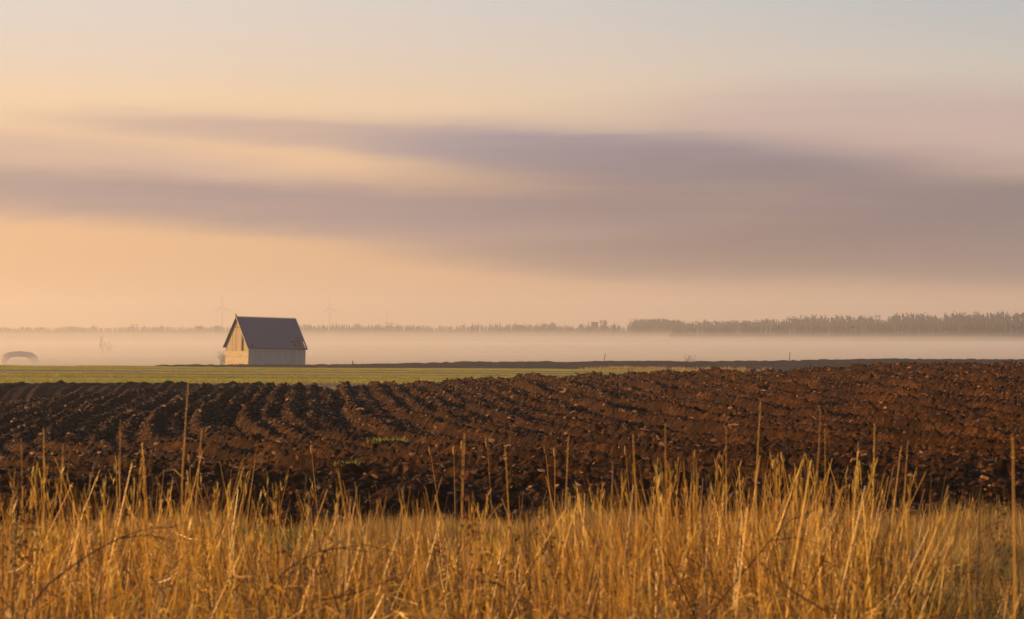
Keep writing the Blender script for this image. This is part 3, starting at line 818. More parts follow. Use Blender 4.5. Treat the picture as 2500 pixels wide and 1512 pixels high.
wood('far_treeline', [(-500, 800), (-200, 797), (0, 798.5), (120, 797), (170, 795.5), (235, 795.5), (262, 799), (330, 794), (420, 796), (520, 794), (620, 796), (760, 791), (900, 790), (1010, 792), (1060, 795), (1180, 792), (1260, 791), (1400, 791), (1520, 791), (1700, 790)],
     [(-500, 4300), (0, 4200), (1000, 3900), (1500, 3200), (1700, 3100)], 3, 3.0, 0.85, 71, off=1.0)
wood('square_wood', [(1546, 785), (1553, 777.5), (1600, 777), (1625, 777), (1630, 780), (1660, 780), (1664, 786)], [(1540, 2950), (1670, 2950)], 5, 2.0, 0.6, 72, jit=0.04, off=2.0)
wood('right_wood', [(1660, 789), (1700, 784), (1750, 781), (1800, 782), (1860, 780), (1950, 774), (2010, 771.5), (2090, 773), (2120, 771), (2135, 777), (2165, 778), (2180, 768), (2250, 767), (2280, 771), (2320, 767), (2345, 764.5), (2500, 765), (2700, 762), (3100, 766)],
     [(1660, 2900), (1950, 2700), (2500, 2350), (3100, 2200)], 5, 3.4, 0.5, 73, jit=0.13, off=2.0)
wood('front_wood', [(1640, 796), (1750, 790), (1900, 787), (2100, 788), (2300, 787), (2400, 781), (2500, 780), (2800, 778)], [(1640, 2300), (2500, 1900), (2800, 1850)], 2, 2.6, 0.85, 74, jit=0.16, off=3.0)

# ------------------------------------------------------------------ bird
p = at(2082, 799, 540.0); bird = empty('flying_bird', tuple(p), R(35))
BLK = mat_plain('black_feathers', (0.02, 0.018, 0.018), 0.7, 0.2, 0.2, 5.0)
b = MB(); b.tube([(0, -0.26, 0), (0, -0.18, 0.02), (0, 0, 0), (0, 0.2, 0.0), (0, 0.36, 0.01)], [0.015, 0.045, 0.075, 0.04, 0.03], 8); b.build('body', BLK, bird, True)
for s in (-1, 1):
    b = MB(); V = []; Fs = []
    for (x, z, y, w) in ((0.03, 0.03, 0.0, 0.20), (0.20, 0.14, -0.03, 0.19), (0.36, 0.10, 0.0, 0.16), (0.52, -0.03, 0.08, 0.06)):
        V += [(s * x, y - w / 2, z), (s * x, y + w / 2, z), (s * x, y + w / 2, z - 0.02), (s * x, y - w / 2, z - 0.025)]
    for i in range(3):
        for k in range(4): Fs.append((4 * i + k, 4 * i + (k + 1) % 4, 4 * i + 4 + (k + 1) % 4, 4 * i + 4 + k))
    Fs += [(0, 1, 2, 3), (15, 14, 13, 12)]
    b.add(V, Fs); b.build('wing', BLK, bird)
tag(bird, 'small dark bird flying in front of the misty right wood', 'bird')

# ------------------------------------------------------------------ scattering (only for what nobody could count)
def proto_collection(name, meshes, mat):
    c = bpy.data.collections.new(name)
    for i, me in enumerate(meshes):
        if len(me.materials) == 0: me.materials.append(mat)
        o = bpy.data.objects.new(f'{name}_{i:02d}', me); c.objects.link(o)
    return c
def scatter(name, P, scl, rot, idx, coll):
    """P: points, scl/rot: vectors per point, idx: which prototype -> one object of kind stuff"""
    me = bpy.data.meshes.new(name); n = len(P)
    me.vertices.add(n); me.vertices.foreach_set('co', np.asarray(P, np.float32).ravel())
    for an, arr, ty, key in (('scl', scl, 'FLOAT_VECTOR', 'vector'), ('rot', rot, 'FLOAT_VECTOR', 'vector')):
        a = me.attributes.new(an, ty, 'POINT'); a.data.foreach_set(key, np.asarray(arr, np.float32).ravel())
    a = me.attributes.new('idx', 'INT', 'POINT'); a.data.foreach_set('value', np.asarray(idx, np.int32))
    o = link_mesh(name, me)
    g = bpy.data.node_groups.new(name, 'GeometryNodeTree')
    g.interface.new_socket('Geometry', in_out='INPUT', socket_type='NodeSocketGeometry'); g.interface.new_socket('Geometry', in_out='OUTPUT', socket_type='NodeSocketGeometry')
    gi = g.nodes.new('NodeGroupInput'); go = g.nodes.new('NodeGroupOutput')
    ci = g.nodes.new('GeometryNodeCollectionInfo'); ci.inputs['Collection'].default_value = coll
    ci.inputs['Separate Children'].default_value = True; ci.inputs['Reset Children'].default_value = True
    ip = g.nodes.new('GeometryNodeInstanceOnPoints'); ip.inputs['Pick Instance'].default_value = True
    def na(nm, ty):
        x = g.nodes.new('GeometryNodeInputNamedAttribute'); x.data_type = ty; x.inputs['Name'].default_value = nm; return x.outputs['Attribute']
    e2r = g.nodes.new('FunctionNodeEulerToRotation')
    g.links.new(na('rot', 'FLOAT_VECTOR'), e2r.inputs[0]); g.links.new(e2r.outputs[0], ip.inputs['Rotation'])
    g.links.new(na('scl', 'FLOAT_VECTOR'), ip.inputs['Scale']); g.links.new(na('idx', 'INT'), ip.inputs['Instance Index'])
    g.links.new(gi.outputs[0], ip.inputs['Points']); g.links.new(ci.outputs[0], ip.inputs['Instance']); g.links.new(ip.outputs[0], go.inputs[0])
    m = o.modifiers.new('scatter', 'NODES'); m.node_group = g
    return tag(o, kind='stuff')

# clods lying on the ploughed field
def clod_mesh(seed):
    rd = np.random.default_rng(seed); import bmesh
    bm = bmesh.new(); bmesh.ops.create_icosphere(bm, subdivisions=2 if seed % 3 == 0 else 1, radius=1.0)
    for v in bm.verts:
        n = 1 + rd.uniform(-0.32, 0.30); v.co *= n; v.co.z *= 0.72
    me = bpy.data.meshes.new('clod'); bm.to_mesh(me); bm.free(); return me
clods = proto_collection('clod_kinds', [clod_mesh(i) for i in range(8)], CLOD)
NC = 75000
Yc_ = 31.0 + (106 - 31.0) * rng.random(NC) ** 0.72
Xc_ = (rng.random(NC) - 0.5) * 0.43 * np.maximum(Yc_, 34)
Zc_ = z_plough(Xc_, Yc_)
sz = 0.007 + 0.030 * rng.random(NC) ** 3.2 + 0.035 * (rng.random(NC) > 0.988) * rng.random(NC) + 0.00013 * Yc_
sc3 = np.stack([sz * rng.uniform(0.7, 1.7, NC), sz * rng.uniform(0.7, 1.3, NC), sz * rng.uniform(0.6, 1.1, NC)], -1)
slab = rng.random(NC) < 0.45                              # flat slices turned over by the plough, lying along the furrow
sc3 = np.where(slab[:, None], np.stack([sz * 0.9, sz * rng.uniform(1.8, 3.4, NC), sz * 0.55], -1), sc3)
rt3 = np.stack([rng.normal(0, 0.35, NC), np.where(slab, rng.normal(-0.5, 0.4, NC), rng.normal(0, 0.35, NC)), np.where(slab, rng.normal(0.3, 0.5, NC), rng.uniform(0, 6.28, NC))], -1)
scatter('soil_clods', np.stack([Xc_, Yc_, Zc_ + sz * 0.25], -1), sc3, rt3, rng.integers(0, 8, NC), clods)

# ------------------------------------------------------------------ dead grass
def stalk_tuft(seed, n=9, h=1.0, rad=0.13, leafy=5):
    rd = random.Random(seed); b = MB()
    for _ in range(n):
        a = rd.uniform(0, 6.28); r = rad * rd.random() ** .5; p0 = Vector((math.cos(a) * r, math.sin(a) * r, 0))
        hh = h * rd.uniform(0.45, 1.0); la = rd.uniform(0, 6.28); ln = abs(rd.gauss(0, 0.20)); tone = rd.random()
        d = Vector((math.cos(la) * ln + 0.03, math.sin(la) * ln, 1)).normalized(); bend = Vector((rd.gauss(0, .11), rd.gauss(0, .11), -abs(rd.gauss(0, .03))))
        pts = []; broken = rd.random() < 0.30; bf = rd.uniform(0.45, 0.8); bd = Vector((rd.uniform(-1, 1), rd.uniform(-1, 1), rd.uniform(-0.7, 0.5))).normalized()
        fr = [0, 0.35, 0.7, 1.0] if not broken else [0, 0.5 * bf, bf, bf + 0.18]
        for f in fr:
            q = p0 + d * hh * min(f, bf if broken else 1) + bend * hh * f * f
            if broken and f > bf: q = q + bd * hh * (f - bf)
            pts.append(q)
        r0 = rd.uniform(0.0017, 0.0036); b.tube(pts, [r0, r0 * .9, r0 * .75, r0 * .35], 3, tone, False)
        if not broken and rd.random() < 0.14:                       # a frayed panicle at the tip
            for _k in range(7):
                q0 = pts[-1] - d * hh * rd.uniform(0, 0.10); a3 = rd.uniform(0, 6.28); l3 = rd.uniform(0.015, 0.05)
                e3 = q0 + Vector((math.cos(a3) * .35, math.sin(a3) * .35, 0.9)) * l3
                b.strip([q0, q0.lerp(e3, .6), e3], [.0015, .0028, .0008], Vector((-math.sin(a3), math.cos(a3), 0)), tone)
        for _ in range(rd.randint(0, leafy)):
            f = rd.uniform(0.12, 0.75); base = p0 + d * hh * min(f, bf if broken else 1); la2 = rd.uniform(0, 6.28); ll = h * rd.uniform(0.08, 0.32)
            o2 = Vector((math.cos(la2), math.sin(la2), 0)); up = rd.uniform(0.1, 1.4); dr = rd.uniform(0.4, 1.8)
            lp = [base + (o2 * s_ + Vector((0, 0, up * s_ - dr * s_ * s_))) * ll for s_ in (0, 0.3, 0.65, 1.0)]
            w = rd.uniform(0.004, 0.009); b.strip(lp, [w * .7, w, w * .8, w * .1], Vector((-o2.y, o2.x, rd.uniform(-.6, .6))).normalized(), min(1, max(0, tone + rd.uniform(-.4, .3))))
    return b.mesh('stalks', True)
def blade_tuft(seed, n=34, h=0.6, rad=0.14, wid=0.006, mess=0.85):
    rd = random.Random(seed); b = MB()
    for _ in range(n):
        a = rd.uniform(0, 6.28); r = rad * rd.random() ** .5; p0 = Vector((math.cos(a) * r, math.sin(a) * r, 0))
        hh = h * rd.uniform(0.35, 1.0); la = rd.uniform(0, 6.28); o2 = Vector((math.cos(la), math.sin(la), 0)); ln = abs(rd.gauss(0, mess * 0.55)); dr = abs(rd.gauss(0, mess * 0.6))
        pts = [p0 + (o2 * (ln * s_ + dr * 0.7 * s_ * s_) + Vector((0, 0, s_ - dr * 0.42 * s_ * s_))) * hh for s_ in (0, 0.35, 0.7, 1.0)]
        w = wid * rd.uniform(0.6, 1.3); th = rd.uniform(0, 6.28)
        b.strip(pts, [w, w, w * .75, w * .15], Vector((math.cos(th), math.sin(th), 0)), rd.random())
    return b.mesh('blades', True)
def ground_z(X, Y): return z_land(X, Y) - 0.02
def place(name, X, Y, hgt, nominal, coll, nk, tilt=0.06, wide=(0.85, 1.2)):
    n = len(X); s = hgt / nominal; w = s ** 0.35 * rng.uniform(*wide, n)
    scatter(name, np.stack([X, Y, ground_z(X, Y)], -1), np.stack([w, w, s], -1),
            np.stack([rng.normal(0, tilt, n), rng.normal(0.02, tilt, n), rng.uniform(0, 6.28, n)], -1), rng.integers(0, nk, n), coll)
tallC = proto_collection('stalk_kinds', [stalk_tuft(100 + i, 12, 1.0) for i in range(10)], STRAW)
midC = proto_collection('blade_kinds', [blade_tuft(200 + i, 36, 0.6, 0.15, 0.006, 1.15) for i in range(8)], STRAW)
shortC = proto_collection('short_blade_kinds', [blade_tuft(300 + i, 46, 0.3, 0.16, 0.0032, 0.42) for i in range(7)], FINE)
greenC = proto_collection('green_blade_kinds', [blade_tuft(400 + i, 40, 0.12, 0.10, 0.0045, 0.6) for i in range(5)], GREENB)

def pxof(X, Y): return 1250 + F * X / Y
def rand_xy(n, y0, y1, half=0.215):
    Y = np.sqrt(rng.random(n) * (y1 * y1 - y0 * y0) + y0 * y0); X = (rng.random(n) * 2 - 1) * half * Y; return X, Y
# tall reedy stalks, thickest in the clump right of centre
TOP = ([-800, -200, 0, 150, 300, 420, 600, 720, 800, 1000, 1200, 1350, 1480, 1560, 1700, 1850, 2000, 2120, 2190, 2260, 2350, 2500, 2900],
       [1075, 1085, 1090, 1070, 1085, 1060, 1085, 1115, 1100, 1125, 1130, 1135, 1120, 1090, 1065, 1090, 1080, 1080, 1130, 1230, 1280, 1270, 1240])
DEN = ([-800, 0, 700, 1000, 1350, 1500, 1650, 2150, 2250, 2350, 2900], [.80, .80, .80, .70, .72, 1, 1.15, 1.15, .42, .22, .25])
X, Y = rand_xy(2900, 9.5, 17.5)
px = pxof(X, Y) + 25 * rng.normal(size=len(X)); keep = rng.random(len(X)) < np.interp(px, *DEN) * np.clip(0.15 + 1.7 * (vnoise(X / 0.55, Y / 1.3, 61) + 0.5), 0, 1.6)
X, Y, px = X[keep], Y[keep], px[keep]
h = CAM_Z - (np.interp(px, *TOP) - 800) / F * Y
h = np.clip(h * np.where(px < 1420, 1.04 - 0.52 * rng.random(len(X)) ** 1.1, 1.06 - 0.5 * rng.random(len(X)) ** 1.5), 0.35, 1.75)
place('tall_dead_grass', X, Y, h, 1.0, tallC, 10, 0.10, (0.8, 1.3))
# matted blades between them
X, Y = rand_xy(3000, 8.5, 18)
px = pxof(X, Y); keep = rng.random(len(X)) < np.clip(0.35 + 0.8 * np.interp(px, *DEN), 0, 1)
X, Y, px = X[keep], Y[keep], px[keep]
h = np.clip((CAM_Z - (np.interp(px, *TOP) + 90 - 800) / F * Y) * rng.uniform(0.30, 0.70, len(X)), 0.2, 1.0)
place('matted_dead_grass', X, Y, h, 0.6, midC, 8, 0.12, (0.8, 1.4))
# broken straws caught at all angles in the mass
def straw_litter(seed, n=34):
    rd = random.Random(seed); b = MB()
    for _ in range(n):
        p = Vector((rd.uniform(-.22, .22), rd.uniform(-.22, .22), rd.random() ** 1.3 * 0.9)); ln = rd.uniform(0.05, 0.26)
        d = Vector((rd.gauss(0, 1), rd.gauss(0, 1), rd.gauss(0, 0.8))).normalized(); tone = rd.random()
        if rd.random() < 0.45:
            e = p + d * ln; b.tube([p, p.lerp(e, .5) + Vector((0, 0, -0.01)), e], [.0024, .0026, .0016], 3, tone, False)
        else:
            w = rd.uniform(.005, .011); c_ = Vector((rd.gauss(0, 1), rd.gauss(0, 1), rd.gauss(0, 1))); sd_ = d.cross(c_).normalized()
            b.strip([p, p + d * ln * .4, p + d * ln * .7 + Vector((0, 0, -.25 * ln)), p + d * ln + Vector((0, 0, -.5 * ln))], [w * .6, w, w * .8, w * .2], sd_, tone)
    return b.mesh('straws', True)
litC = proto_collection('straw_kinds', [straw_litter(700 + i) for i in range(8)], STRAW)
X, Y = rand_xy(3000, 8.5, 19)
px = pxof(X, Y); keep = rng.random(len(X)) < np.clip(0.3 + 0.7 * np.interp(px, *DEN), 0, 1)
X, Y, px = X[keep], Y[keep], px[keep]
h = np.clip((CAM_Z - (np.interp(px, *TOP) + 60 - 800) / F * Y) * rng.uniform(0.35, 0.8, len(X)), 0.2, 1.3)
place('broken_straw', X, Y, h, 0.9, litC, 8, 0.2, (0.9, 1.3))
# short fine grass along the edge of the field
X, Y = rand_xy(8200, 19, 30.7)
px = pxof(X, Y)
ed = np.interp(px, [0, 300, 700, 900, 1150, 1300, 1400, 1550, 1700, 2100, 2250, 2400, 2500], [0.24, .25, .26, .20, .15, .18, .32, .34, .28, .26, .34, .38, .36])
green_gap = ((vnoise(X / 1.3, Y / 0.8, 63) > 0.17) & (Y < 29.4)) | ((vnoise(X / 1.3, Y / 0.8, 63) > -0.12) & (Y > 24.5) & (Y < 28.6) & (px < 900))
keep = ~green_gap & (Y < 29.9 + 1.6 * vnoise(X / 0.9, Y * 0, 67))
h = ed * rng.uniform(0.5, 1.25, len(X)) * np.clip(1.0 + 1.1 * vnoise(X / 1.1, Y / 1.6, 64) + 0.7 * vnoise(X / 0.35, Y / 0.5, 66), 0.25, 2.0) * np.where((Y > 21.5) & (Y < 28.6) & (px < 950), 0.6, 1.0)
place('short_dead_grass', X[keep], Y[keep], np.clip(h[keep], 0.1, 0.6), 0.3, shortC, 7, 0.1)
X, Y = rand_xy(9000, 17, 29.8)
keep = ((vnoise(X / 1.3, Y / 0.8, 63) > 0.10) | ((vnoise(X / 1.3, Y / 0.8, 63) > -0.14) & (Y > 24.5) & (Y < 28.8) & (pxof(X, Y) < 900)) | ((pxof(X, Y) > 2230) & (vnoise(X / 0.7, Y / 0.7, 65) > -0.05))) & (rng.random(len(X)) < 0.55)
place('green_grass', X[keep], Y[keep], rng.uniform(0.06, 0.16, keep.sum()), 0.12, greenC, 5, 0.1)
# weeds fringing the far edge of the crop
n = 420; pxw = np.concatenate([rng.normal(1520, 42, n // 2), rng.normal(1600, 40, n // 4), rng.normal(1745, 60, n // 4)]); Yw = rng.uniform(404, 412, n)
Xw = (pxw - 1250) / F * Yw
weedC = proto_collection('weed_kinds', [blade_tuft(500 + i, 26, 0.6, 0.3, 0.03, 0.4) for i in range(4)], FINE)
Zw = z_green(Xw, Yw)
scatter('edge_weeds', np.stack([Xw, Yw, Zw - 0.05], -1), np.repeat(rng.uniform(0.5, 1.5, n)[:, None], 3, 1), np.stack([np.zeros(n), np.zeros(n), rng.uniform(0, 6.28, n)], -1), rng.integers(0, 4, n), weedC)

# the young crop itself: tufts in uneven strips
cropC = proto_collection('crop_kinds', [blade_tuft(600 + i, 54, 0.22, 0.75, 0.026, 0.5) for i in range(5)], CROPB)
n = 70000; Yg = np.sqrt(rng.random(n) * (424.0 ** 2 - 150.0 ** 2) + 150.0 ** 2); Xg = rng.uniform(-0.225, 0.082, n) * Yg
wobn = 40 * vnoise(Xg / 70, Yg / 70, 81) + 14 * vnoise(Xg / 25, Yg / 25, 82)
strip = 0.5 + 0.5 * np.sin((Yg + wobn + Xg * 0.1) * 6.2832 / 46)
keep = rng.random(n) < 0.02 + 0.98 * sstep(strip + 0.5 * vnoise(Xg / 6, Yg / 9, 83), 0.42, 0.82)
Xg, Yg, strip = Xg[keep], Yg[keep], strip[keep]; n = len(Xg)
Zg = z_green(Xg, Yg)
sg = (0.18 + 1.0 * strip) * rng.uniform(0.7, 1.2, n)
scatter('crop_leaves', np.stack([Xg, Yg, Zg + 0.0], -1), np.stack([rng.uniform(0.9, 1.5, n), rng.uniform(0.9, 1.3, n), sg], -1), np.stack([np.zeros(n), np.zeros(n), rng.uniform(0, 6.28, n)], -1), rng.integers(0, 5, n), cropC)

# green sods turned up on the field
def sod(px, py, Y, wd, label, seed, nb=110):
    p = at(px, py, Y); rd = random.Random(seed); root = empty('grass_sod', (p.x, Y, float(z_plough(np.array([p.x]), np.array([Y]))[0]) + 0.07))
    b = MB(); V = []; Fs = []; seg = 14
    for i, (r, z) in enumerate(((1.1, -0.16), (0.95, 0.05), (0.7, 0.09), (0.3, 0.10))):
        for k in range(seg):
            a = 6.2832 * k / seg; j = rd.uniform(0.85, 1.15); V.append((math.cos(a) * r * wd * j, math.sin(a) * r * wd * 0.9 * j, z * rd.uniform(.8, 1.2)))
    for i in range(3):
        for k in range(seg): Fs.append((i * seg + k, i * seg + (k + 1) % seg, (i + 1) * seg + (k + 1) % seg, (i + 1) * seg + k))
    Fs.append(tuple(range(3 * seg, 4 * seg))); b.add(V, Fs); b.build('turf_clod', SOIL, root)
    b = MB()
    for _ in range(nb):
        a = rd.uniform(0, 6.28); r = wd * 0.9 * rd.random() ** .5; p0 = Vector((math.cos(a) * r, math.sin(a) * r, 0.06)); hh = rd.uniform(0.05, 0.13); o2 = Vector((rd.gauss(0, .5), rd.gauss(0, .5), 1))
        b.strip([p0, p0 + o2 * hh * .5, p0 + o2 * hh + Vector((0, 0, -0.02))], [0.012, 0.011, 0.003], Vector((math.cos(a * 3), math.sin(a * 3), 0)), rd.random())
    b.build('grass_blades', CROPB, root, tone=True)
    return tag(root, label, 'sod', 'green sods on the ploughed field')
sod(945, 1077, 49.0, 0.40, 'larger green grass sod lying on the dark ploughed soil', 5, 190)
sod(846, 1137, 41.5, 0.20, 'smaller green grass sod lower left on the ploughed soil near the grass', 6, 60)

# ------------------------------------------------------------------ single stalks that stand clear of the mass
def lone_stalk(tip, base_px, Y, label, r=0.0032, kink=None, seed=0):
    rd = random.Random(seed); pt = at(tip[0], tip[1], Y)
    Xb = (base_px - 1250) / F * Y; zb = float(ground_z(np.array([Xb]), np.array([Y]))[0]); root = empty('grass_stalk', (Xb, Y, zb))
    top = pt - Vector((Xb, Y, zb)); mid = top * 0.5 + Vector((rd.uniform(-.045, .045), rd.uniform(-.03, .03), 0.0)); q = top * 0.8 + Vector((rd.uniform(-.02, .02), 0, 0.0)); r *= 0.88
    b = MB(); b.tube([(0, 0, -0.03), tuple(mid * 0.5), tuple(mid), tuple(q), tuple(top)], [r, r * .95, r * .85, r * .6, r * .3], 5, rd.uniform(.45, .95)); b.build('stem', STRAW, root, tone=True)
    for f in ((0.35, 0.5, 0.68, 0.8) if rd.random() < .7 else (0.42, 0.62, 0.74)):
        p0 = top * f; a = rd.uniform(0, 6.28); o2 = Vector((math.cos(a), math.sin(a) * .4, 0)); ll = rd.uniform(.12, .26); b = MB()
        b.strip([p0 + (o2 * s + Vector((0, 0, 1.1 * s - 1.3 * s * s))) * ll for s in (0, .3, .65, 1)], [.005, .008, .006, .001], Vector((0, 1, 0.3)).normalized(), rd.random()); b.build('leaf', STRAW, root, tone=True)
    return tag(root, label, 'grass stalk', 'single dead stalks standing above the grass')
lone = [((460, 930), 395, 11.0, 'tallest dead grass stalk, crossing the green field left of the barn', .0036), ((294, 1024), 258, 11.5, 'long straight stalk left of the tallest one', .0034),
        ((493, 1046), 470, 11.8, 'long straight stalk just right of the tallest one', .0034), ((1857, 975), 1812, 12.0, 'tallest stalk of the golden clump at right, reaching high over the soil', .0034),
        ((2003, 1006), 1968, 12.0, 'second tallest stalk of the golden clump at right', .0032), ((2135, 1035), 2080, 12.2, 'long stalk leaning right in the golden clump', .0032),
        ((2014, 1048), 2018, 12.6, 'thin upright stalk just right of the second tallest of the clump', .0026), ((2216, 1077), 2140, 12.0, 'outermost stalk leaning right at the right edge of the golden clump', .0034),
        ((2200, 1088), 2135, 12.3, 'stalk leaning right beside the outermost one of the golden clump', .003), ((1134, 1056), 1150, 11.5, 'upright stalk left of centre with dark soil behind', .0036),
        ((1388, 1064), 1338, 12.0, 'stalk leaning right at the centre of the dark soil', .0032), ((1624, 1034), 1580, 12.4, 'slender stalk leaning right at the left of the golden clump', .0028),
        ((1773, 1044), 1752, 12.2, 'upright slender stalk left of the tallest of the golden clump', .003), ((1233, 1085), 1262, 12.0, 'stalk leaning left of the centre, thin and bare', .0028),
        ((107, 1044), 96, 11.6, 'upright stalk near the left edge with a frayed tip', .0034), ((52, 1070), 48, 11.4, 'upright stalk nearest the left edge', .0034),
        ((154, 1090), 120, 11.0, 'stalk leaning right between the left edge and the long straight ones', .0034), ((1545, 1060), 1538, 11.0, 'thick blurred pair-like stalk at the left end of the golden clump', .004),
        ((2472, 1068), 2530, 7.2, 'thick very near blurred stalk at the right edge', .0046)]
for i, (tp, bp, Y_, lb, r_) in enumerate(lone): lone_stalk(tp, bp, Y_, lb, r_, seed=i)

def seed_head(px, py, Y, base_px, label, seed, ln=0.085, rr=0.013):
    rd = random.Random(seed); pt = at(px, py, Y); Xb = (base_px - 1250) / F * Y; zb = float(ground_z(np.array([Xb]), np.array([Y]))[0])
    root = empty('seed_head_stalk', (Xb, Y, zb)); top = pt - Vector((Xb, Y, zb)); d = (top + Vector((-0.1 * rd.random(), 0, 0))).normalized(); c = top - d * ln * 0.5
    b = MB(); b.tube([(0, 0, -0.02), tuple(c * 0.5 + Vector((rd.uniform(-.02, .02), 0, 0))), tuple(c)], [.0032, .0028, .0022], 4, .4); b.build('stem', STRAW, root, tone=True)
    b = MB(); b.tube([tuple(c - d * 0.002), tuple(c + d * ln * .15), tuple(c + d * ln * .45), tuple(c + d * ln * .8), tuple(c + d * ln)], [rr * .3, rr * .85, rr, rr * .8, rr * .25], 8); b.build('seed_head', SEED, root, True)
    return tag(root, label, 'seed head', 'seed heads standing against the soil')
heads = [(462, 1120, 470, 'hooked seed head left of the others, right of the long straight stalks'), (761, 1098, 780, 'curved seed head above the dark lumps left of centre'), (1050, 1101, 1082, 'pale leaning seed head, leftmost of the centre row'),
         (1108, 1100, 1112, 'long seed head left of the upright centre stalk'), (1128, 1087, 1132, 'seed head touching the upright centre stalk'), (1189, 1080, 1204, 'highest and largest seed head right of the upright centre stalk'),
         (1331, 1097, 1352, 'seed head left of its close neighbour, centre of the dark soil'), (1354, 1104, 1362, 'small thin seed head right of its close neighbour'), (1527, 1100, 1542, 'seed head at the left end of the golden clump'),
         (1698, 1108, 1706, 'narrow seed head inside the left part of the golden clump'), (1888, 1134, 1902, 'fluffy pale seed head low in the golden clump'), (1909, 1115, 1930, 'reddish seed head above the fluffy pale one')]
for i, (a_, b_, c_, lb) in enumerate(heads): seed_head(a_, b_, 25.0, c_, lb, i, 0.085 if i != 5 else 0.11, 0.012 if i not in (5, 10) else 0.016)

# dark arching canes
def cane(pts, Y, label, r=0.0034):
    P = [at(a, b_, Y + 0.10 * i) for i, (a, b_) in enumerate(pts)]; o = P[0].copy(); o.z = float(ground_z(np.array([o.x]), np.array([o.y]))[0])
    root = empty('bramble_cane', tuple(o)); n = len(P)
    lo = [P[0] - o + Vector((-0.08, 0, -0.10)), Vector((-0.16, -0.05, -0.02))]
    b = MB(); b.tube([tuple(lo[1]), tuple(lo[0])] + [tuple(p - o) for p in P], [r * 1.2, r * 1.1] + [r * (1 - 0.6 * i / n) for i in range(n)], 5); b.build('cane', CANE, root, True)
    k = n // 2; b = MB(); q = P[k] - o; b.tube([tuple(q), tuple(q + Vector((0.10, 0.02, 0.01))), tuple(q + Vector((0.24, 0.06, -0.03)))], [r * .6, r * .5, r * .2], 4); b.build('side_twig', CANE, root)
    return tag(root, label, 'cane', 'dark arching canes in the grass')
cane([(120, 1425), (169, 1389), (208, 1360), (247, 1337), (292, 1314), (344, 1295), (383, 1288), (416, 1288), (455, 1275)], 9.6, 'long dark arching cane across the dead grass at lower left')
cane([(690, 1400), (735, 1368), (780, 1345), (830, 1338), (880, 1345), (915, 1349)], 10.2, 'dark bent cane in the dead grass right of the long arching one', .0028)
cane([(1780, 1440), (1830, 1380), (1880, 1320), (1930, 1270), (1990, 1245)], 10.5, 'dark straight cane slanting through the golden clump', .0028)

# dried flowering weeds, brown heads out of focus
def weed(px, py, Y, base_px, label, seed, hd=0.05):
    rd = random.Random(seed); pt = at(px, py, Y); Xb = (base_px - 1250) / F * Y; zb = float(ground_z(np.array([Xb]), np.array([Y]))[0])
    root = empty('dried_weed', (Xb, Y, zb)); top = pt - Vector((Xb, Y, zb))
    b = MB(); b.tube([(0, 0, -0.03), tuple(top * 0.5 + Vector((rd.uniform(-.03, .03), 0, 0))), tuple(top)], [.0036, .003, .002], 5); b.build('stem', CANE, root)
    br = MB(); hb = MB()
    for i in range(9):
        f = 0.72 + 0.28 * i / 8; p0 = top * f; a = rd.uniform(0, 6.28); ll = (1.02 - f) * 0.5 + 0.03
        e = p0 + Vector((math.cos(a) * ll * .7, math.sin(a) * ll * .7, ll * .6)); br.tube([tuple(p0), tuple(e)], [.0016, .001], 3)
        for _ in range(16):
            c = e + Vector((rd.gauss(0, hd * .35), rd.gauss(0, hd * .35), rd.gauss(0, hd * .5))); u = Vector((rd.gauss(0, 1), rd.gauss(0, 1), rd.gauss(0, 1))).normalized() * 0.007; v = u.cross(Vector((rd.gauss(0, 1), rd.gauss(0, 1), 1))).normalized() * 0.006
            hb.add([c - u, c + v, c + u, c - v], [(0, 1, 2, 3)])
    br.build('branchlets', CANE, root); hb.build('dry_flower_head', WEEDM, root)['kind'] = 'stuff'
    return tag(root, label, 'weed', 'dried brown weeds in the grass')
WEEDM = mat_plain('dry_flower_brown', (0.16, 0.075, 0.035), 0.9, 0.1, 0.4, 40.0)
weed(752, 1120, 9.8, 700, 'blurred brown dried weed leaning right, left of the pale leaning seed head', 1, 0.06)
weed(1112, 1188, 9.2, 1105, 'small grey brown dried weed head below the long seed head', 2, 0.04)
weed(45, 1175, 9.6, 20, 'brown dried weed at the left edge of the grass', 3, 0.05)
weed(2395, 1180, 9.4, 2370, 'brown dried weed near the right edge, left of the thick near stalk', 4, 0.05)
weed(1290, 1240, 10.0, 1300, 'low brown dried weed right of centre in the grass', 5, 0.05)

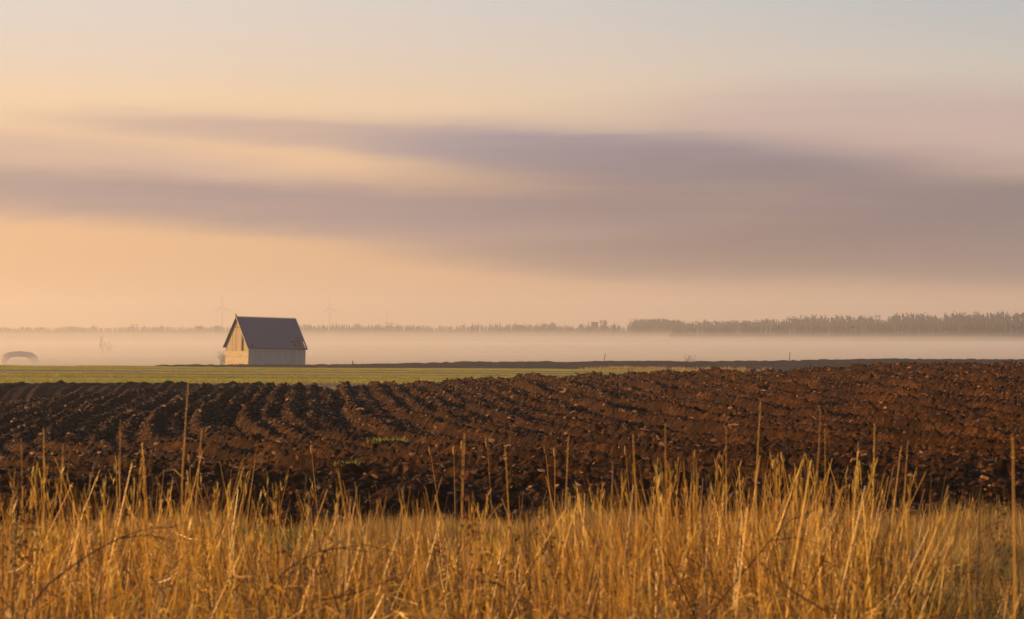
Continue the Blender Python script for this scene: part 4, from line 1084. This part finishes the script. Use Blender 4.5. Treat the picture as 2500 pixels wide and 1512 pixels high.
# ------------------------------------------------------------------ air: even haze round everything, and the ground mist lying in the low land
def air(name, x0, x1, y0, y1, z0, z1, density, colour=(0.98, 0.95, 0.92), g=0.35, wave=0.0):
    b = MB()
    if wave <= 0: b.box(x0, x1, y0, y1, z0, z1)
    else:                                                  # a bank of mist: flat underside, slowly rolling top
        nx, ny = 40, 60; xs = np.linspace(x0, x1, nx); ys = y0 + (y1 - y0) * np.linspace(0, 1, ny) ** 1.6
        V = []; Fs = []
        for j in range(ny):
            for i in range(nx):
                e = min(1.0, 8.0 * min(i, nx - 1 - i) / nx + 0.25, 6.0 * min(j, ny - 1 - j) / ny + 0.25)
                w = float(vnoise(np.array([xs[i] / 420.0]), np.array([ys[j] / 420.0]), 91)[0] + 0.5 * vnoise(np.array([xs[i] / 150.0]), np.array([ys[j] / 190.0]), 92)[0])
                V.append((xs[i], ys[j], z0 + (z1 - z0) * e + wave * w))
        for j in range(ny - 1):
            for i in range(nx - 1): a = j * nx + i; Fs.append((a, a + 1, a + nx + 1, a + nx))
        ring = [i for i in range(nx)] + [j * nx + nx - 1 for j in range(1, ny)] + [(ny - 1) * nx + i for i in range(nx - 2, -1, -1)] + [j * nx for j in range(ny - 2, 0, -1)]
        nb = len(V); V += [(V[k][0], V[k][1], z0) for k in ring]; n = len(ring)
        for k in range(n): Fs.append((ring[(k + 1) % n], ring[k], nb + k, nb + (k + 1) % n))
        Fs.append(tuple(nb + k for k in range(n))[::-1])
        b.add(V, Fs)
    m = bpy.data.materials.new(name); m.use_nodes = True; t = m.node_tree; t.nodes.clear()
    o = t.nodes.new('ShaderNodeOutputMaterial'); v = t.nodes.new('ShaderNodeVolumePrincipled')
    v.inputs['Color'].default_value = (*colour, 1); v.inputs['Density'].default_value = density; v.inputs['Anisotropy'].default_value = g
    t.links.new(v.outputs[0], o.inputs['Volume'])
    ob = b.build(name, m)
    return tag(ob, kind='stuff')
air('haze', -9600, 9600, -9600, 9600, -10.5, 92, 2.4e-4, (1.0, 0.98, 0.95), g=0.6)
MIST = (1.0, 0.98, 0.94)
for i, (top, den, far) in enumerate(((-5.6, 2.6e-3, 1850), (-4.0, 1.2e-3, 2250), (-2.3, 4.2e-4, 2900), (-0.8, 1.5e-4, 3900), (0.7, 6e-5, 5200))):
    air('ground_mist', -2500 - 90 * i, 2500 + 90 * i, 545 - 4 * i, far, -9.4 - 0.1 * i, top, den, MIST, 0.6, wave=1.5)
